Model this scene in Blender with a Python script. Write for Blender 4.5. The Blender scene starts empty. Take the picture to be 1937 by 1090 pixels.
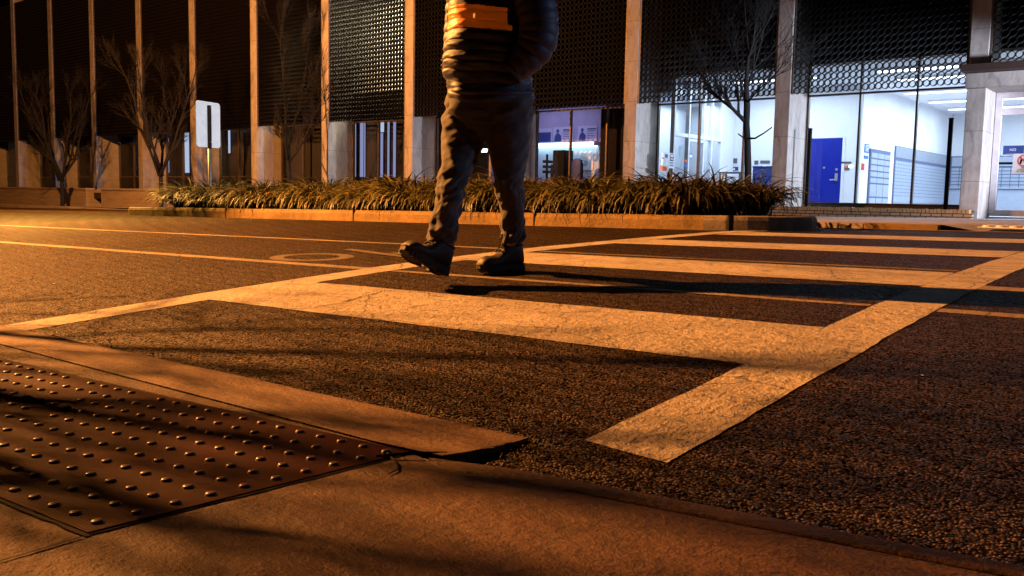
import bpy, math, random
import numpy as np
from mathutils import Vector, Matrix, noise as mnoise
random.seed(7)
R = math.radians
S = bpy.context.scene
COL = S.collection

# ------------------------------------------------------------------ camera
F, PIT, ROL, YAW, H = 1700., R(5.6), R(1.11), R(38.8), .484
CX, CY = 968.5, 545.
_fw = np.array([0, math.cos(PIT), -math.sin(PIT)]); _rt = np.array([1., 0, 0]); _up = np.cross(_rt, _fw)
RC = np.array([math.cos(ROL)*_rt+math.sin(ROL)*_up, math.sin(ROL)*_rt-math.cos(ROL)*_up, _fw])
ca, sa = math.cos(YAW), math.sin(YAW)
MW = np.array([[ca, -sa, 0], [sa, ca, 0], [0, 0, 1]])
CR = np.array([ca, sa, 0.]); CF = np.array([-sa, ca, 0.])      # level right / forward of the viewer

def ray(px, py): return MW @ (RC.T @ np.array([(px-CX)/F, (py-CY)/F, 1.]))
def atY(px, py, Y): d = ray(px, py); return Vector(d*(Y/d[1])+np.array([0, 0, H]))
def atX(px, py, X): d = ray(px, py); return Vector(d*(X/d[0])+np.array([0, 0, H]))
def atF(px, py, fwd):
    d = ray(px, py); return Vector(d*(fwd/(d@CF))+np.array([0, 0, H]))

cam = bpy.data.cameras.new('camera'); camo = bpy.data.objects.new('camera', cam); COL.objects.link(camo)
cam.sensor_width = 36; cam.lens = 36*F/1937.; cam.clip_start = .05; cam.clip_end = 600
r_, d_, f_ = [MW @ RC[i] for i in range(3)]
camo.matrix_world = Matrix(((r_[0], -d_[0], -f_[0], 0), (r_[1], -d_[1], -f_[1], 0), (r_[2], -d_[2], -f_[2], H), (0, 0, 0, 1)))
S.camera = camo
S.view_settings.view_transform = 'Standard'; S.view_settings.look = 'None'; S.view_settings.exposure = 0
S.render.engine = 'CYCLES'
S.cycles.use_denoising = True
S.cycles.max_bounces = 8; S.cycles.transparent_max_bounces = 24; S.cycles.caustics_reflective = False; S.cycles.caustics_refractive = False
S.cycles.sample_clamp_indirect = 4

# ------------------------------------------------------------------ materials
def nd(nt, t, **kw):
    n = nt.nodes.new(t)
    for k, v in kw.items():
        if k.startswith('i_'): n.inputs[k[2:].replace('_', ' ')].default_value = v
        else: setattr(n, k, v)
    return n
def ramp(nt, stops, interp='LINEAR'):
    n = nt.nodes.new('ShaderNodeValToRGB'); n.color_ramp.interpolation = interp
    e = n.color_ramp.elements
    while len(e) < len(stops): e.new(.5)
    for q, (p, c) in zip(e, stops):
        q.position = p; q.color = (c, c, c, 1) if isinstance(c, (int, float)) else (*c, 1)
    return n
def base(name):
    m = bpy.data.materials.new(name); m.use_nodes = True
    nt = m.node_tree; b = nt.nodes['Principled BSDF']
    return m, nt, b
def mix(nt, a, b, fac, mode='MIX'):
    n = nt.nodes.new('ShaderNodeMix'); n.data_type = 'RGBA'; n.blend_type = mode
    for s, v in ((6, a), (7, b)):
        if hasattr(v, 'is_linked') or hasattr(v, 'links'): nt.links.new(v, n.inputs[s])
        else: n.inputs[s].default_value = (*v, 1)
    if hasattr(fac, 'links'): nt.links.new(fac, n.inputs[0])
    else: n.inputs[0].default_value = fac
    return n.outputs[2]
def coord(nt, kind='Object'): return nt.nodes.new('ShaderNodeTexCoord').outputs[kind]
def noi(nt, co, scale, detail=4, rough=.6, stretch=None):
    if stretch:
        mp = nt.nodes.new('ShaderNodeMapping'); mp.inputs['Scale'].default_value = stretch; nt.links.new(co, mp.inputs[0]); co = mp.outputs[0]
    n = nd(nt, 'ShaderNodeTexNoise', i_Scale=scale, i_Detail=detail, i_Roughness=rough); nt.links.new(co, n.inputs['Vector']); return n.outputs['Fac']
def bump(nt, b, height, strength, dist=.01, prev=None):
    n = nd(nt, 'ShaderNodeBump', i_Strength=strength, i_Distance=dist); nt.links.new(height, n.inputs['Height'])
    if prev is not None: nt.links.new(prev, n.inputs['Normal'])
    nt.links.new(n.outputs[0], b.inputs['Normal']); return n.outputs[0]
def simple(name, c1, c2=None, scale=6., rough=.7, bscale=None, bstr=.3, bdist=.01, metal=0., spec=.4, stretch=None, contrast=(.35, .65)):
    m, nt, b = base(name); co = coord(nt)
    c2 = c2 or tuple(x*.7 for x in c1)
    f = noi(nt, co, scale, 5, .65, stretch); rp = ramp(nt, [(contrast[0], c2), (contrast[1], c1)]); nt.links.new(f, rp.inputs[0])
    nt.links.new(rp.outputs[0], b.inputs['Base Color'])
    b.inputs['Roughness'].default_value = rough; b.inputs['Metallic'].default_value = metal; b.inputs['Specular IOR Level'].default_value = spec
    if bscale: bump(nt, b, noi(nt, co, bscale, 4, .6, stretch), bstr, bdist)
    return m
def emis(name, col, st):
    m = bpy.data.materials.new(name); m.use_nodes = True; nt = m.node_tree; nt.nodes.clear()
    e = nd(nt, 'ShaderNodeEmission', i_Color=(*col, 1), i_Strength=st); o = nt.nodes.new('ShaderNodeOutputMaterial'); nt.links.new(e.outputs[0], o.inputs[0]); return m

def asphalt():
    m, nt, b = base('asphalt'); co = coord(nt)
    v = nd(nt, 'ShaderNodeTexVoronoi', i_Scale=165., i_Randomness=1.); nt.links.new(co, v.inputs['Vector'])
    big = noi(nt, co, 1.1, 5, .6); fine = noi(nt, co, 210, 3, .7); mid = noi(nt, co, 26, 4, .7)
    sep = nt.nodes.new('ShaderNodeSeparateColor'); nt.links.new(v.outputs['Color'], sep.inputs[0])
    rp = ramp(nt, [(0, (.0035, .0019, .001)), (.35, (.013, .0076, .0041)), (.75, (.040, .023, .0125)), (1, (.13, .08, .046))]); nt.links.new(sep.outputs[0], rp.inputs[0])
    dr = ramp(nt, [(0, 1.), (.42, .75), (.62, .1)]); nt.links.new(v.outputs['Distance'], dr.inputs[0])
    c = mix(nt, rp.outputs[0], dr.outputs[0], .9, 'MULTIPLY')
    br = ramp(nt, [(.3, .45), (.7, 1.35)]); nt.links.new(big, br.inputs[0]); c = mix(nt, c, br.outputs[0], 1., 'MULTIPLY')
    mr = ramp(nt, [(.32, .6), (.6, 1.15)]); nt.links.new(mid, mr.inputs[0]); c = mix(nt, c, mr.outputs[0], 1., 'MULTIPLY')
    # sparse pale specks: glints painted into the base colour
    v2 = nd(nt, 'ShaderNodeTexVoronoi', i_Scale=9.); nt.links.new(co, v2.inputs['Vector'])
    gr = ramp(nt, [(0, 1.), (.028, 1.), (.036, 0.)]); nt.links.new(v2.outputs['Distance'], gr.inputs[0])
    sep2 = nt.nodes.new('ShaderNodeSeparateColor'); nt.links.new(v2.outputs['Color'], sep2.inputs[0])
    sel = ramp(nt, [(.8, 0.), (.83, 1.)]); nt.links.new(sep2.outputs[1], sel.inputs[0])
    gl = mix(nt, gr.outputs[0], sel.outputs[0], 1., 'MULTIPLY')
    c = mix(nt, c, (.9, .85, .75), gl); nt.links.new(c, b.inputs['Base Color'])
    b.inputs['Roughness'].default_value = .6; b.inputs['Specular Tint'].default_value = (1, .72, .45, 1)
    sr = ramp(nt, [(.2, .0), (.5, .25), (.8, .7), (1, 1.)]); nt.links.new(sep.outputs[2], sr.inputs[0]); sm_ = mix(nt, sr.outputs[0], mr.outputs[0], 1., 'MULTIPLY'); sm_ = mix(nt, sm_, dr.outputs[0], 1., 'MULTIPLY'); nt.links.new(sm_, b.inputs['Specular IOR Level'])
    inv = ramp(nt, [(0, 1.), (.6, 0.)]); nt.links.new(v.outputs['Distance'], inv.inputs[0])
    n1 = bump(nt, b, inv.outputs[0], .9, .0045); n2 = bump(nt, b, fine, .35, .003, n1); bump(nt, b, mid, .4, .008, n2)
    return m
def paint(name, col, wear=.5):
    m, nt, b = base(name); co = coord(nt)
    n1 = noi(nt, co, 3.2, 6, .7); n2 = noi(nt, co, 34, 4, .65); n3 = noi(nt, co, 120, 3, .6)
    r1 = ramp(nt, [(.3, tuple(x*.72 for x in col)), (.65, col)]); nt.links.new(n1, r1.inputs[0])
    r2 = ramp(nt, [(.29, .10), (.40, .85), (.55, 1.)]); nt.links.new(n2, r2.inputs[0])
    c = mix(nt, r1.outputs[0], r2.outputs[0], wear, 'MULTIPLY')
    v = nd(nt, 'ShaderNodeTexVoronoi', i_Scale=16.); nt.links.new(co, v.inputs['Vector'])
    vr = ramp(nt, [(.05, .25), (.09, 1.)]); nt.links.new(v.outputs['Distance'], vr.inputs[0]); c = mix(nt, c, vr.outputs[0], wear, 'MULTIPLY')
    n5 = noi(nt, co, 2.0, 6, .75, (.35, 1.6, 1)); r5 = ramp(nt, [(.34, .55), (.5, 1.), (.7, 1.06)]); nt.links.new(n5, r5.inputs[0]); c = mix(nt, c, r5.outputs[0], wear, 'MULTIPLY')
    n6 = noi(nt, co, 9, 6, .8); r6 = ramp(nt, [(.33, .22), (.39, .8), (.46, 1.)]); nt.links.new(n6, r6.inputs[0]); c = mix(nt, c, r6.outputs[0], wear, 'MULTIPLY')
    vc = nd(nt, 'ShaderNodeTexVoronoi', i_Scale=1.7, feature='DISTANCE_TO_EDGE'); wv = nt.nodes.new('ShaderNodeVectorMath'); wv.operation = 'MULTIPLY_ADD'
    nz = nd(nt, 'ShaderNodeTexNoise', i_Scale=5., i_Detail=4.); nt.links.new(co, nz.inputs['Vector']); nt.links.new(nz.outputs['Color'], wv.inputs[0]); wv.inputs[1].default_value = (.22, .22, 0); nt.links.new(co, wv.inputs[2]); nt.links.new(wv.outputs[0], vc.inputs['Vector'])
    rc_ = ramp(nt, [(.0, .12), (.0035, .3), (.008, 1.)]); nt.links.new(vc.outputs['Distance'], rc_.inputs[0]); c = mix(nt, c, rc_.outputs[0], .8, 'MULTIPLY')
    nt.links.new(c, b.inputs['Base Color'])
    b.inputs['Roughness'].default_value = .7; b.inputs['Specular IOR Level'].default_value = .3
    a = bump(nt, b, n3, .7, .006); n4 = noi(nt, co, 60, 4, .7); a = bump(nt, b, n4, .6, .008, a); a = bump(nt, b, n2, .9, .018, a); bump(nt, b, n1, .5, .04, a)
    return m
def concrete(name, col, spots=True, bs=1.):
    m, nt, b = base(name); co = coord(nt)
    n1 = noi(nt, co, 1.6, 6, .65, (1, 2.2, 1)); n2 = noi(nt, co, 9, 6, .7, (1, 2.5, 1)); n3 = noi(nt, co, 230, 3, .6); n4 = noi(nt, co, 60, 3, .6)
    r1 = ramp(nt, [(.3, tuple(x*.55 for x in col)), (.68, col)]); nt.links.new(n1, r1.inputs[0])
    r2 = ramp(nt, [(.3, .55), (.55, 1.05)]); nt.links.new(n2, r2.inputs[0]); c = mix(nt, r1.outputs[0], r2.outputs[0], .8, 'MULTIPLY')
    if spots:
        v = nd(nt, 'ShaderNodeTexVoronoi', i_Scale=7.); nt.links.new(co, v.inputs['Vector'])
        vr = ramp(nt, [(.03, .15), (.05, 1.)]); nt.links.new(v.outputs['Distance'], vr.inputs[0]); c = mix(nt, c, vr.outputs[0], .7, 'MULTIPLY')
    nt.links.new(c, b.inputs['Base Color']); b.inputs['Roughness'].default_value = .75; b.inputs['Specular IOR Level'].default_value = .3
    gr_ = ramp(nt, [(.33, .55), (.5, 1.), (.7, 1.25)]); nt.links.new(n3, gr_.inputs[0]); c = mix(nt, c, gr_.outputs[0], .75, 'MULTIPLY')
    g2_ = ramp(nt, [(.3, .7), (.6, 1.12)]); nt.links.new(n4, g2_.inputs[0]); c = mix(nt, c, g2_.outputs[0], .8, 'MULTIPLY'); nt.links.new(c, b.inputs['Base Color'])
    a = bump(nt, b, n3, min(1, .35*bs), .004); a = bump(nt, b, n4, min(1, .3*bs), .007, a); bump(nt, b, n2, min(1, .35*bs), .02, a)
    return m
def stone(name, col):
    m, nt, b = base(name); co = coord(nt)
    n1 = noi(nt, co, 1.3, 6, .65, (1, 1, .45)); n2 = noi(nt, co, 7, 6, .7, (1.5, 1.5, .5))
    r1 = ramp(nt, [(.32, tuple(x*.6 for x in col)), (.6, col)]); nt.links.new(n1, r1.inputs[0])
    r2 = ramp(nt, [(.3, .65), (.55, 1.05)]); nt.links.new(n2, r2.inputs[0]); c = mix(nt, r1.outputs[0], r2.outputs[0], .8, 'MULTIPLY')
    w = nd(nt, 'ShaderNodeTexWave', i_Scale=.5, i_Distortion=9., i_Detail=5.); w.inputs['Detail Scale'].default_value = 1.6; nt.links.new(co, w.inputs['Vector'])
    wr = ramp(nt, [(.0, .72), (.12, 1.)]); nt.links.new(w.outputs['Fac'], wr.inputs[0]); c = mix(nt, c, wr.outputs[0], .8, 'MULTIPLY')
    # courses of stone: a thin joint every 1.05 m of height
    sp = nt.nodes.new('ShaderNodeSeparateXYZ'); nt.links.new(co, sp.inputs[0])
    md = nd(nt, 'ShaderNodeMath', operation='MODULO'); md.inputs[1].default_value = 1.05; nt.links.new(sp.outputs[2], md.inputs[0])
    jr = ramp(nt, [(.0, .45), (.012, .45), (.018, 1.)]); nt.links.new(md.outputs[0], jr.inputs[0]); c = mix(nt, c, jr.outputs[0], .8, 'MULTIPLY')
    nt.links.new(c, b.inputs['Base Color']); b.inputs['Roughness'].default_value = .6
    bump(nt, b, n2, .25, .01); return m
def glass(name, tint=(.95, .97, 1)):
    m = bpy.data.materials.new(name); m.use_nodes = True; nt = m.node_tree; nt.nodes.clear()
    t = nd(nt, 'ShaderNodeBsdfTransparent', i_Color=(*tint, 1)); g = nd(nt, 'ShaderNodeBsdfGlossy', i_Roughness=.03)
    fr = nd(nt, 'ShaderNodeFresnel', i_IOR=1.45); mx = nt.nodes.new('ShaderNodeMixShader'); o = nt.nodes.new('ShaderNodeOutputMaterial')
    nt.links.new(fr.outputs[0], mx.inputs[0]); nt.links.new(t.outputs[0], mx.inputs[1]); nt.links.new(g.outputs[0], mx.inputs[2]); nt.links.new(mx.outputs[0], o.inputs[0]); return m
def tactile():
    m, nt, b = base('brick_red_tactile'); co = coord(nt)
    n1 = noi(nt, co, 3, 5, .6); r1 = ramp(nt, [(.3, (.013, .0012, .0004)), (.7, (.028, .0028, .001))]); nt.links.new(n1, r1.inputs[0])
    n2 = noi(nt, co, 40, 4, .7); r2 = ramp(nt, [(.3, .5), (.55, 1.)]); nt.links.new(n2, r2.inputs[0]); c = mix(nt, r1.outputs[0], r2.outputs[0], .8, 'MULTIPLY')
    nt.links.new(c, b.inputs['Base Color']); b.inputs['Roughness'].default_value = .55; b.inputs['Specular IOR Level'].default_value = .05; b.inputs['Specular Tint'].default_value = (1, .35, .2, 1)
    w = nd(nt, 'ShaderNodeTexWave', i_Scale=55.); nt.links.new(co, w.inputs['Vector'])
    w2 = nd(nt, 'ShaderNodeTexWave', i_Scale=55., bands_direction='Y'); nt.links.new(co, w2.inputs['Vector'])
    a = bump(nt, b, w.outputs['Fac'], .35, .0012); a = bump(nt, b, w2.outputs['Fac'], .3, .0012, a); bump(nt, b, n2, .2, .004, a); return m
def brickmat():
    m, nt, b = base('tan_brick'); co = coord(nt, 'UV')
    t = nd(nt, 'ShaderNodeTexBrick', i_Scale=1.); t.inputs['Color1'].default_value = (.30, .17, .07, 1); t.inputs['Color2'].default_value = (.22, .12, .05, 1); t.inputs['Mortar'].default_value = (.03, .022, .016, 1)
    t.inputs['Mortar Size'].default_value = .012; t.inputs['Brick Width'].default_value = .21; t.inputs['Row Height'].default_value = .072
    nt.links.new(co, t.inputs['Vector']); nt.links.new(t.outputs[0], b.inputs['Base Color']); b.inputs['Roughness'].default_value = .8; bump(nt, b, t.outputs['Fac'], -.6, .006); return m

M = {}
M['asphalt'] = asphalt()
M['paint'] = paint('white_road_paint', (.40, .355, .31), .9)
M['lanepaint'] = paint('worn_lane_paint', (.24, .19, .13), .95); M['fadedpaint'] = paint('faded_symbol_paint', (.11, .085, .055), .95)
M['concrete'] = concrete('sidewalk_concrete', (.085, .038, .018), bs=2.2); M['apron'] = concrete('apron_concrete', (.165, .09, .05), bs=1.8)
M['farconcrete'] = concrete('far_sidewalk_concrete', (.34, .32, .31))
M['yellow'] = concrete('yellow_painted_kerb', (.155, .096, .028), bs=2.2)
M['bareconc'] = concrete('bare_kerb_concrete', (.22, .19, .17), bs=1.6)
M['crack'] = simple('crack_dirt', (.006, .005, .004), rough=1)
M['soil'] = simple('planting_soil', (.03, .022, .014), (.01, .007, .005), 14, .95, 40, .8, .03)
M['tactile'] = tactile(); M['brick'] = brickmat()
M['stone'] = stone('pale_marble_cladding', (.37, .335, .305))
M['wallstone'] = simple('cast_stone', (.30, .235, .17), (.2, .155, .11), 3, .8, 40, .3, .004, stretch=(.3, .3, 3))
M['screen'] = simple('dark_bronze_metal', (.006, .0045, .0035), (.004, .003, .0025), 4, .6, spec=.12)
M['framew'] = simple('aluminium_frame', (.16, .12, .09), (.10, .08, .06), 9, .4, metal=.5)
M['framewhite'] = simple('white_frame', (.8, .82, .84), (.7, .72, .75), 5, .5)
M['darkwall'] = simple('dark_spandrel', (.004, .003, .003), rough=.8, spec=.05)
M['intwall'] = simple('white_interior_paint', (.78, .79, .82), (.72, .73, .77), 1.2, .8)
M['intceil'] = simple('white_ceiling', (.8, .8, .82), (.76, .76, .78), 2, .9)
M['intfloor'] = simple('pale_floor_tile', (.5, .5, .52), (.4, .4, .43), 3, .4)
M['lav'] = simple('lavender_wall', (.34, .31, .47), (.30, .27, .42), 2, .8)
M['glass'] = glass('window_glass'); M['gdark'] = glass('tinted_glass', (.55, .5, .5))
M['blue'] = simple('cobalt_blue_paint', (.004, .016, .30), (.003, .013, .26), 3, .4)
M['steel'] = simple('brushed_steel', (.6, .62, .65), (.5, .52, .55), 8, .35, metal=.7)
M['pobox'] = simple('grey_blue_box_door', (.42, .47, .57), (.37, .42, .52), 9, .4, metal=.2)
M['poframe'] = simple('slate_blue_box_frame', (.12, .15, .26), (.10, .13, .23), 6, .5)
M['black'] = simple('black_paint', (.004, .004, .005), (.003, .003, .003), 8, .6, spec=.1)
M['bark'] = simple('grey_brown_bark', (.005, .0035, .0025), (.003, .002, .0015), 30, .9, 60, .8, .01, stretch=(1, 1, .3))
M['leaf'] = None
M['fix'] = emis('fluorescent_diffuser', (.82, .9, 1), 5.)

# ------------------------------------------------------------------ mesh building
class MB:
    def __init__(s): s.v = []; s.f = []; s.mi = []; s.uv = None
    def add(s, vs, fs, mi=0):
        o = len(s.v); s.v += [Vector(v) for v in vs]; s.f += [tuple(i+o for i in f) for f in fs]; s.mi += [mi]*len(fs); return s
    def box(s, a, b, mi=0, bev=0.):
        x0, y0, z0 = a; x1, y1, z1 = b
        s.add([(x0, y0, z0), (x1, y0, z0), (x1, y1, z0), (x0, y1, z0), (x0, y0, z1), (x1, y0, z1), (x1, y1, z1), (x0, y1, z1)],
              [(0, 3, 2, 1), (4, 5, 6, 7), (0, 1, 5, 4), (1, 2, 6, 5), (2, 3, 7, 6), (3, 0, 4, 7)], mi); return s
    def quad(s, a, b, c, d, mi=0): return s.add([a, b, c, d], [(0, 1, 2, 3)], mi)
    def loft(s, rings, mi=0, cap=True, closed=True):
        n = len(rings[0]); o = len(s.v)
        for r in rings: s.v += [Vector(p) for p in r]
        for i in range(len(rings)-1):
            for j in range(n if closed else n-1):
                k = (j+1) % n; s.f.append((o+i*n+j, o+i*n+k, o+(i+1)*n+k, o+(i+1)*n+j)); s.mi.append(mi)
        if cap:
            s.f.append(tuple(o+j for j in reversed(range(n)))); s.f.append(tuple(o+(len(rings)-1)*n+j for j in range(n))); s.mi += [mi, mi]
        return s
    def tube(s, pts, rad, n=6, mi=0, cap=True):
        pts = [Vector(p) for p in pts]; rings = []; u = None
        for i, p in enumerate(pts):
            t = (pts[min(i+1, len(pts)-1)]-pts[max(i-1, 0)])
            if t.length < 1e-9: t = Vector((0, 0, 1))
            t.normalize()
            if u is None: u = t.orthogonal().normalized()
            else: u = (u-t*u.dot(t)); u = u.normalized() if u.length > 1e-6 else t.orthogonal().normalized()
            w = t.cross(u); r = rad[i] if isinstance(rad, (list, tuple)) else rad
            rings.append([p+u*(r*math.cos(2*math.pi*j/n))+w*(r*math.sin(2*math.pi*j/n)) for j in range(n)])
        return s.loft(rings, mi, cap)
    def build(s, name, mats, parent=None, smooth=False, bevel=0., org=None, auto=None):
        me = bpy.data.meshes.new(name); off = org if org is not None else (wloc(parent) if parent else Vector((0, 0, 0)))
        off = Vector(off)
        me.from_pydata([tuple(v-off) for v in s.v], [], s.f)
        mats = mats if isinstance(mats, (list, tuple)) else [mats]
        for m in mats: me.materials.append(m)
        if len(mats) > 1:
            for p, i in zip(me.polygons, s.mi): p.material_index = i
        if smooth:
            for p in me.polygons: p.use_smooth = True
        me.update()
        o = bpy.data.objects.new(name, me); COL.objects.link(o)
        if parent: o.parent = parent
        o['_w'] = 0
        if parent is None or org is not None:
            o.location = off - (wloc(parent) if parent else Vector((0, 0, 0)))
        if bevel:
            b = o.modifiers.new('bevel', 'BEVEL'); b.width = bevel; b.segments = 2; b.limit_method = 'ANGLE'
        del o['_w']
        return o
def wloc(o):
    v = Vector((0, 0, 0))
    while o is not None: v += o.location; o = o.parent
    return v
def tag(o, label=None, cat=None, group=None, kind=None):
    if label: o['label'] = label
    if cat: o['category'] = cat
    if group: o['group'] = group
    if kind: o['kind'] = kind
    return o
def empty(name, loc, label, cat, group=None):
    o = bpy.data.objects.new(name, None); COL.objects.link(o); o.location = loc; o.empty_display_size = .2
    return tag(o, label, cat, group)
def struct(name, mb, m, smooth=False, bevel=0.): return tag(mb.build(name, m, smooth=smooth, bevel=bevel), kind='structure')
def copy_tree(o, parent=None):
    c = o.copy(); COL.objects.link(c)
    if parent: c.parent = parent
    for ch in list(o.children): copy_tree(ch, c)
    return c
def text_mesh(s, size, mat, name, loc, xdir, zdir, parent=None, align='CENTER'):
    cu = bpy.data.curves.new('lettering', 'FONT'); cu.body = s; cu.size = size; cu.align_x = align; cu.resolution_u = 2
    t = bpy.data.objects.new('lettering', cu); COL.objects.link(t)
    bpy.context.view_layer.update()
    me = bpy.data.meshes.new_from_object(t.evaluated_get(bpy.context.evaluated_depsgraph_get()))
    bpy.data.objects.remove(t); me.name = name
    x = Vector(xdir).normalized(); z = Vector(zdir).normalized(); n = x.cross(z)
    base_ = Vector(loc)-(wloc(parent) if parent else Vector((0, 0, 0)))
    for v in me.vertices: v.co = base_+x*v.co.x+z*v.co.y
    me.materials.clear(); me.materials.append(mat)
    o = bpy.data.objects.new(name, me); COL.objects.link(o); o.parent = parent; return o

# ------------------------------------------------------------------ ground
SU = .0124
KN = [-40, .9, 1.17, 2.34, 3.51, 4.68, 6.24, 7.8, 10.14, 12.48, 300]
PV = [-.045, -.042, -.03, .061, .140, .197, .239, .273, .270, .267, .267]
def _smooth(y): return sum(np.interp(y+q, KN, PV)*w for q, w in ((-.4, .25), (0, .5), (.4, .25))) if y > 1.6 else float(np.interp(y, KN, PV))
def G(x, y): return _smooth(y)+SU*x
ys = sorted(set([-40, -20, -8, -3, -1, 0, .5, .8, .95]+[round(1+.1*i, 3) for i in range(80)]+[9+.25*i for i in range(18)]+[15, 18, 22, 30, 50, 90, 150, 300]))
xs = [-260, -150, -100, -70, -50]+[-40+2*i for i in range(31)]+[24, 30, 45, 80]
mb = MB(); mb.v = [Vector((x, y, G(x, y))) for y in ys for x in xs]
nx = len(xs); mb.f = [(j*nx+i, j*nx+i+1, (j+1)*nx+i+1, (j+1)*nx+i) for j in range(len(ys)-1) for i in range(nx-1)]; mb.mi = [0]*len(mb.f)
struct('road', mb, M['asphalt'], smooth=True)

def sheet(mb, poly4, dz=.004, nu=1, nv=1, wob=0., seed=0):
    # quad a,b,c,d (xy) laid on the road, subdivided, with slightly ragged long edges
    a, b, c, d = [Vector((*p, 0)) for p in poly4]; vs = []
    for j in range(nv+1):
        v = j/nv
        for i in range(nu+1):
            u = i/nu; p = (a*(1-u)+b*u)*(1-v)+(d*(1-u)+c*u)*v
            if wob and (j in (0, nv) or i in (0, nu)):
                p.x += wob*mnoise.noise(p*3.1+Vector((seed, 0, 0)))+.6*wob*mnoise.noise(p*19+Vector((seed, 3, 0)))
                p.y += wob*mnoise.noise(p*3.1+Vector((seed, 9, 7)))+.6*wob*mnoise.noise(p*19+Vector((seed, 5, 1)))
            vs.append((p.x, p.y, G(p.x, p.y)+dz))
    mb.add(vs, [(j*(nu+1)+i, j*(nu+1)+i+1, (j+1)*(nu+1)+i+1, (j+1)*(nu+1)+i) for j in range(nv) for i in range(nu)])
kb = .0150; kl = .0073
g = .78
XLO, XLI, XRI, XRO = -4.84*g, -4.57*g, -1.32*g, -1.045*g
cw = MB()
sheet(cw, [(XLO, 1.44), (XLI, 1.445), (XLI-.02, 9.6), (XLO-.02, 9.6)], .0024, 2, 130, .008, 1)
sheet(cw, [(XRI, 1.53), (XRO, 1.50), (XRO+.02, 10.0), (XRI+.02, 10.0)], .0024, 2, 130, .008, 2)
for (y0, y1) in ((2.979, 3.751), (5.20, 5.93), (7.30, 8.05), (9.31, 10.12)):
    y0 *= g; y1 *= g
    x0, x1 = XLI-.004, XRI+.004
    if y0 > 7: x0, x1 = XLI+.02, .9
    sheet(cw, [(x0, y0+kb*x0), (x1, y0+kb*x1), (x1, y1+kb*x1), (x0, y1+kb*x0)], .0029, 50, 6, .008, y0)
struct('crosswalk_marking', cw, M['paint'])
ln = MB()
def lane(Y, w, xa, xb, gaps=()):
    n = int((xb-xa)/.25)
    sheet(ln, [(xa, Y-w/2+kl*xa), (xb, Y-w/2+kl*xb), (xb, Y+w/2+kl*xb), (xa, Y+w/2+kl*xa)], .0019, max(n, 4), 1, .012, Y)
lane(4.388*g, .085, -30, XLO-.01); lane(4.388*g, .05, XLI+.01, XRI-.01); lane(4.388*g, .08, XRO+.01, 6)
lane(6.135*g, .075, -30, XLO-.01); lane(6.06*g, .05, XLI+.01, XRI-.01); lane(4.105, .13, XRO+.01, 6)
lane(9.72, .09, -40, -17.5)
# bicycle-lane symbol next to the crosswalk: a wheel and two bars
def ringm(cx, cy, rx, ry, w, n=40):
    vs = []; fs = []
    for i in range(n):
        a = 2*math.pi*i/n
        for q in (1, 1-w): x = cx+rx*q*math.cos(a); y = cy+ry*q*math.sin(a); vs.append((x, y, G(x, y)+.0020))
        k = (i+1) % n; fs.append((2*i, 2*k, 2*k+1, 2*i+1))
    ln.add(vs, fs)
struct('lane_marking', ln, M['lanepaint'])
ln = MB()
ringm(-4.64, 3.70, .31, .235, .33)
def bar(p, q, w):
    p, q = Vector((*p, 0)), Vector((*q, 0)); n = (q-p).normalized().cross(Vector((0, 0, 1)))*w/2
    sheet(ln, [(p-n)[:2], (q-n)[:2], (q+n)[:2], (p+n)[:2]], .0035, 8, 1, .006, 5)
bar((-4.88, 4.20), (-4.05, 3.98), .07); bar((-4.35, 4.13), (-3.95, 4.09), .05)
struct('bicycle_marking', ln, M['fadedpaint'])

# cracks in the road
ck = MB()
def crack(pts, w, seed, dz=.0062, lift=G):
    P = [Vector((*p, 0)) for p in pts]; fine = []
    for a, b in zip(P, P[1:]):
        n = max(2, int((b-a).length/.03))
        for i in range(n): fine.append(a.lerp(b, i/n))
    fine.append(P[-1]); vs = []; fs = []
    for i, p in enumerate(fine):
        j = Vector((mnoise.noise(p*4+Vector((seed, 0, 0))), mnoise.noise(p*4+Vector((0, seed, 0))), 0))*.03+Vector((mnoise.noise(p*25+Vector((seed, 0, 0))), mnoise.noise(p*25+Vector((0, seed, 0))), 0))*.012
        q = p+j; t = (fine[min(i+1, len(fine)-1)]-fine[max(i-1, 0)]).normalized(); n = Vector((-t.y, t.x, 0))
        ww = w*(.35+.65*abs(mnoise.noise(p*9+Vector((seed, seed, 0))))*2)*min(1, 6*min(i, len(fine)-1-i)/len(fine)+.15)
        for s in (-1, 1): r = q+n*s*ww/2; vs.append((r.x, r.y, lift(r.x, r.y)+dz))
        if i: fs.append((2*i-2, 2*i-1, 2*i+1, 2*i))
    ck.add(vs, fs)
def gp(px, py):
    d = ray(px, py); t = 1.
    for _ in range(80):
        z = H+d[2]*t-G(d[0]*t, d[1]*t)
        t += z/max(.02, -d[2])*.5
    return (d[0]*t, d[1]*t)
crack([gp(575, 586), gp(640, 575), gp(690, 562), gp(735, 551)], .014, 1)
crack([gp(810, 545), gp(850, 533), gp(880, 522)], .012, 2)
crack([gp(430, 600), gp(520, 588), gp(575, 586)], .012, 3)
crack([gp(1022, 497), gp(1060, 493), gp(1115, 487)], .014, 4)
crack([gp(1163, 479), gp(1184, 473)], .014, 5)
crack([gp(1390, 451), gp(1450, 449), gp(1495, 447)], .03, 6)
for (a, b, s) in (((300, 523), (420, 517), 7), ((420, 522), (520, 512), 8), ((130, 500), (240, 495), 9), ((560, 470), (640, 466), 10), ((60, 540), (150, 533), 12)):
    crack([gp(*a), gp(*b)], .012, s)
crack([gp(1061, 480), gp(1200, 486), gp(1360, 492), gp(1637, 502), gp(1800, 513)], .03, 13, .0064)
struct('road_crack', ck, M['crack'])

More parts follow.
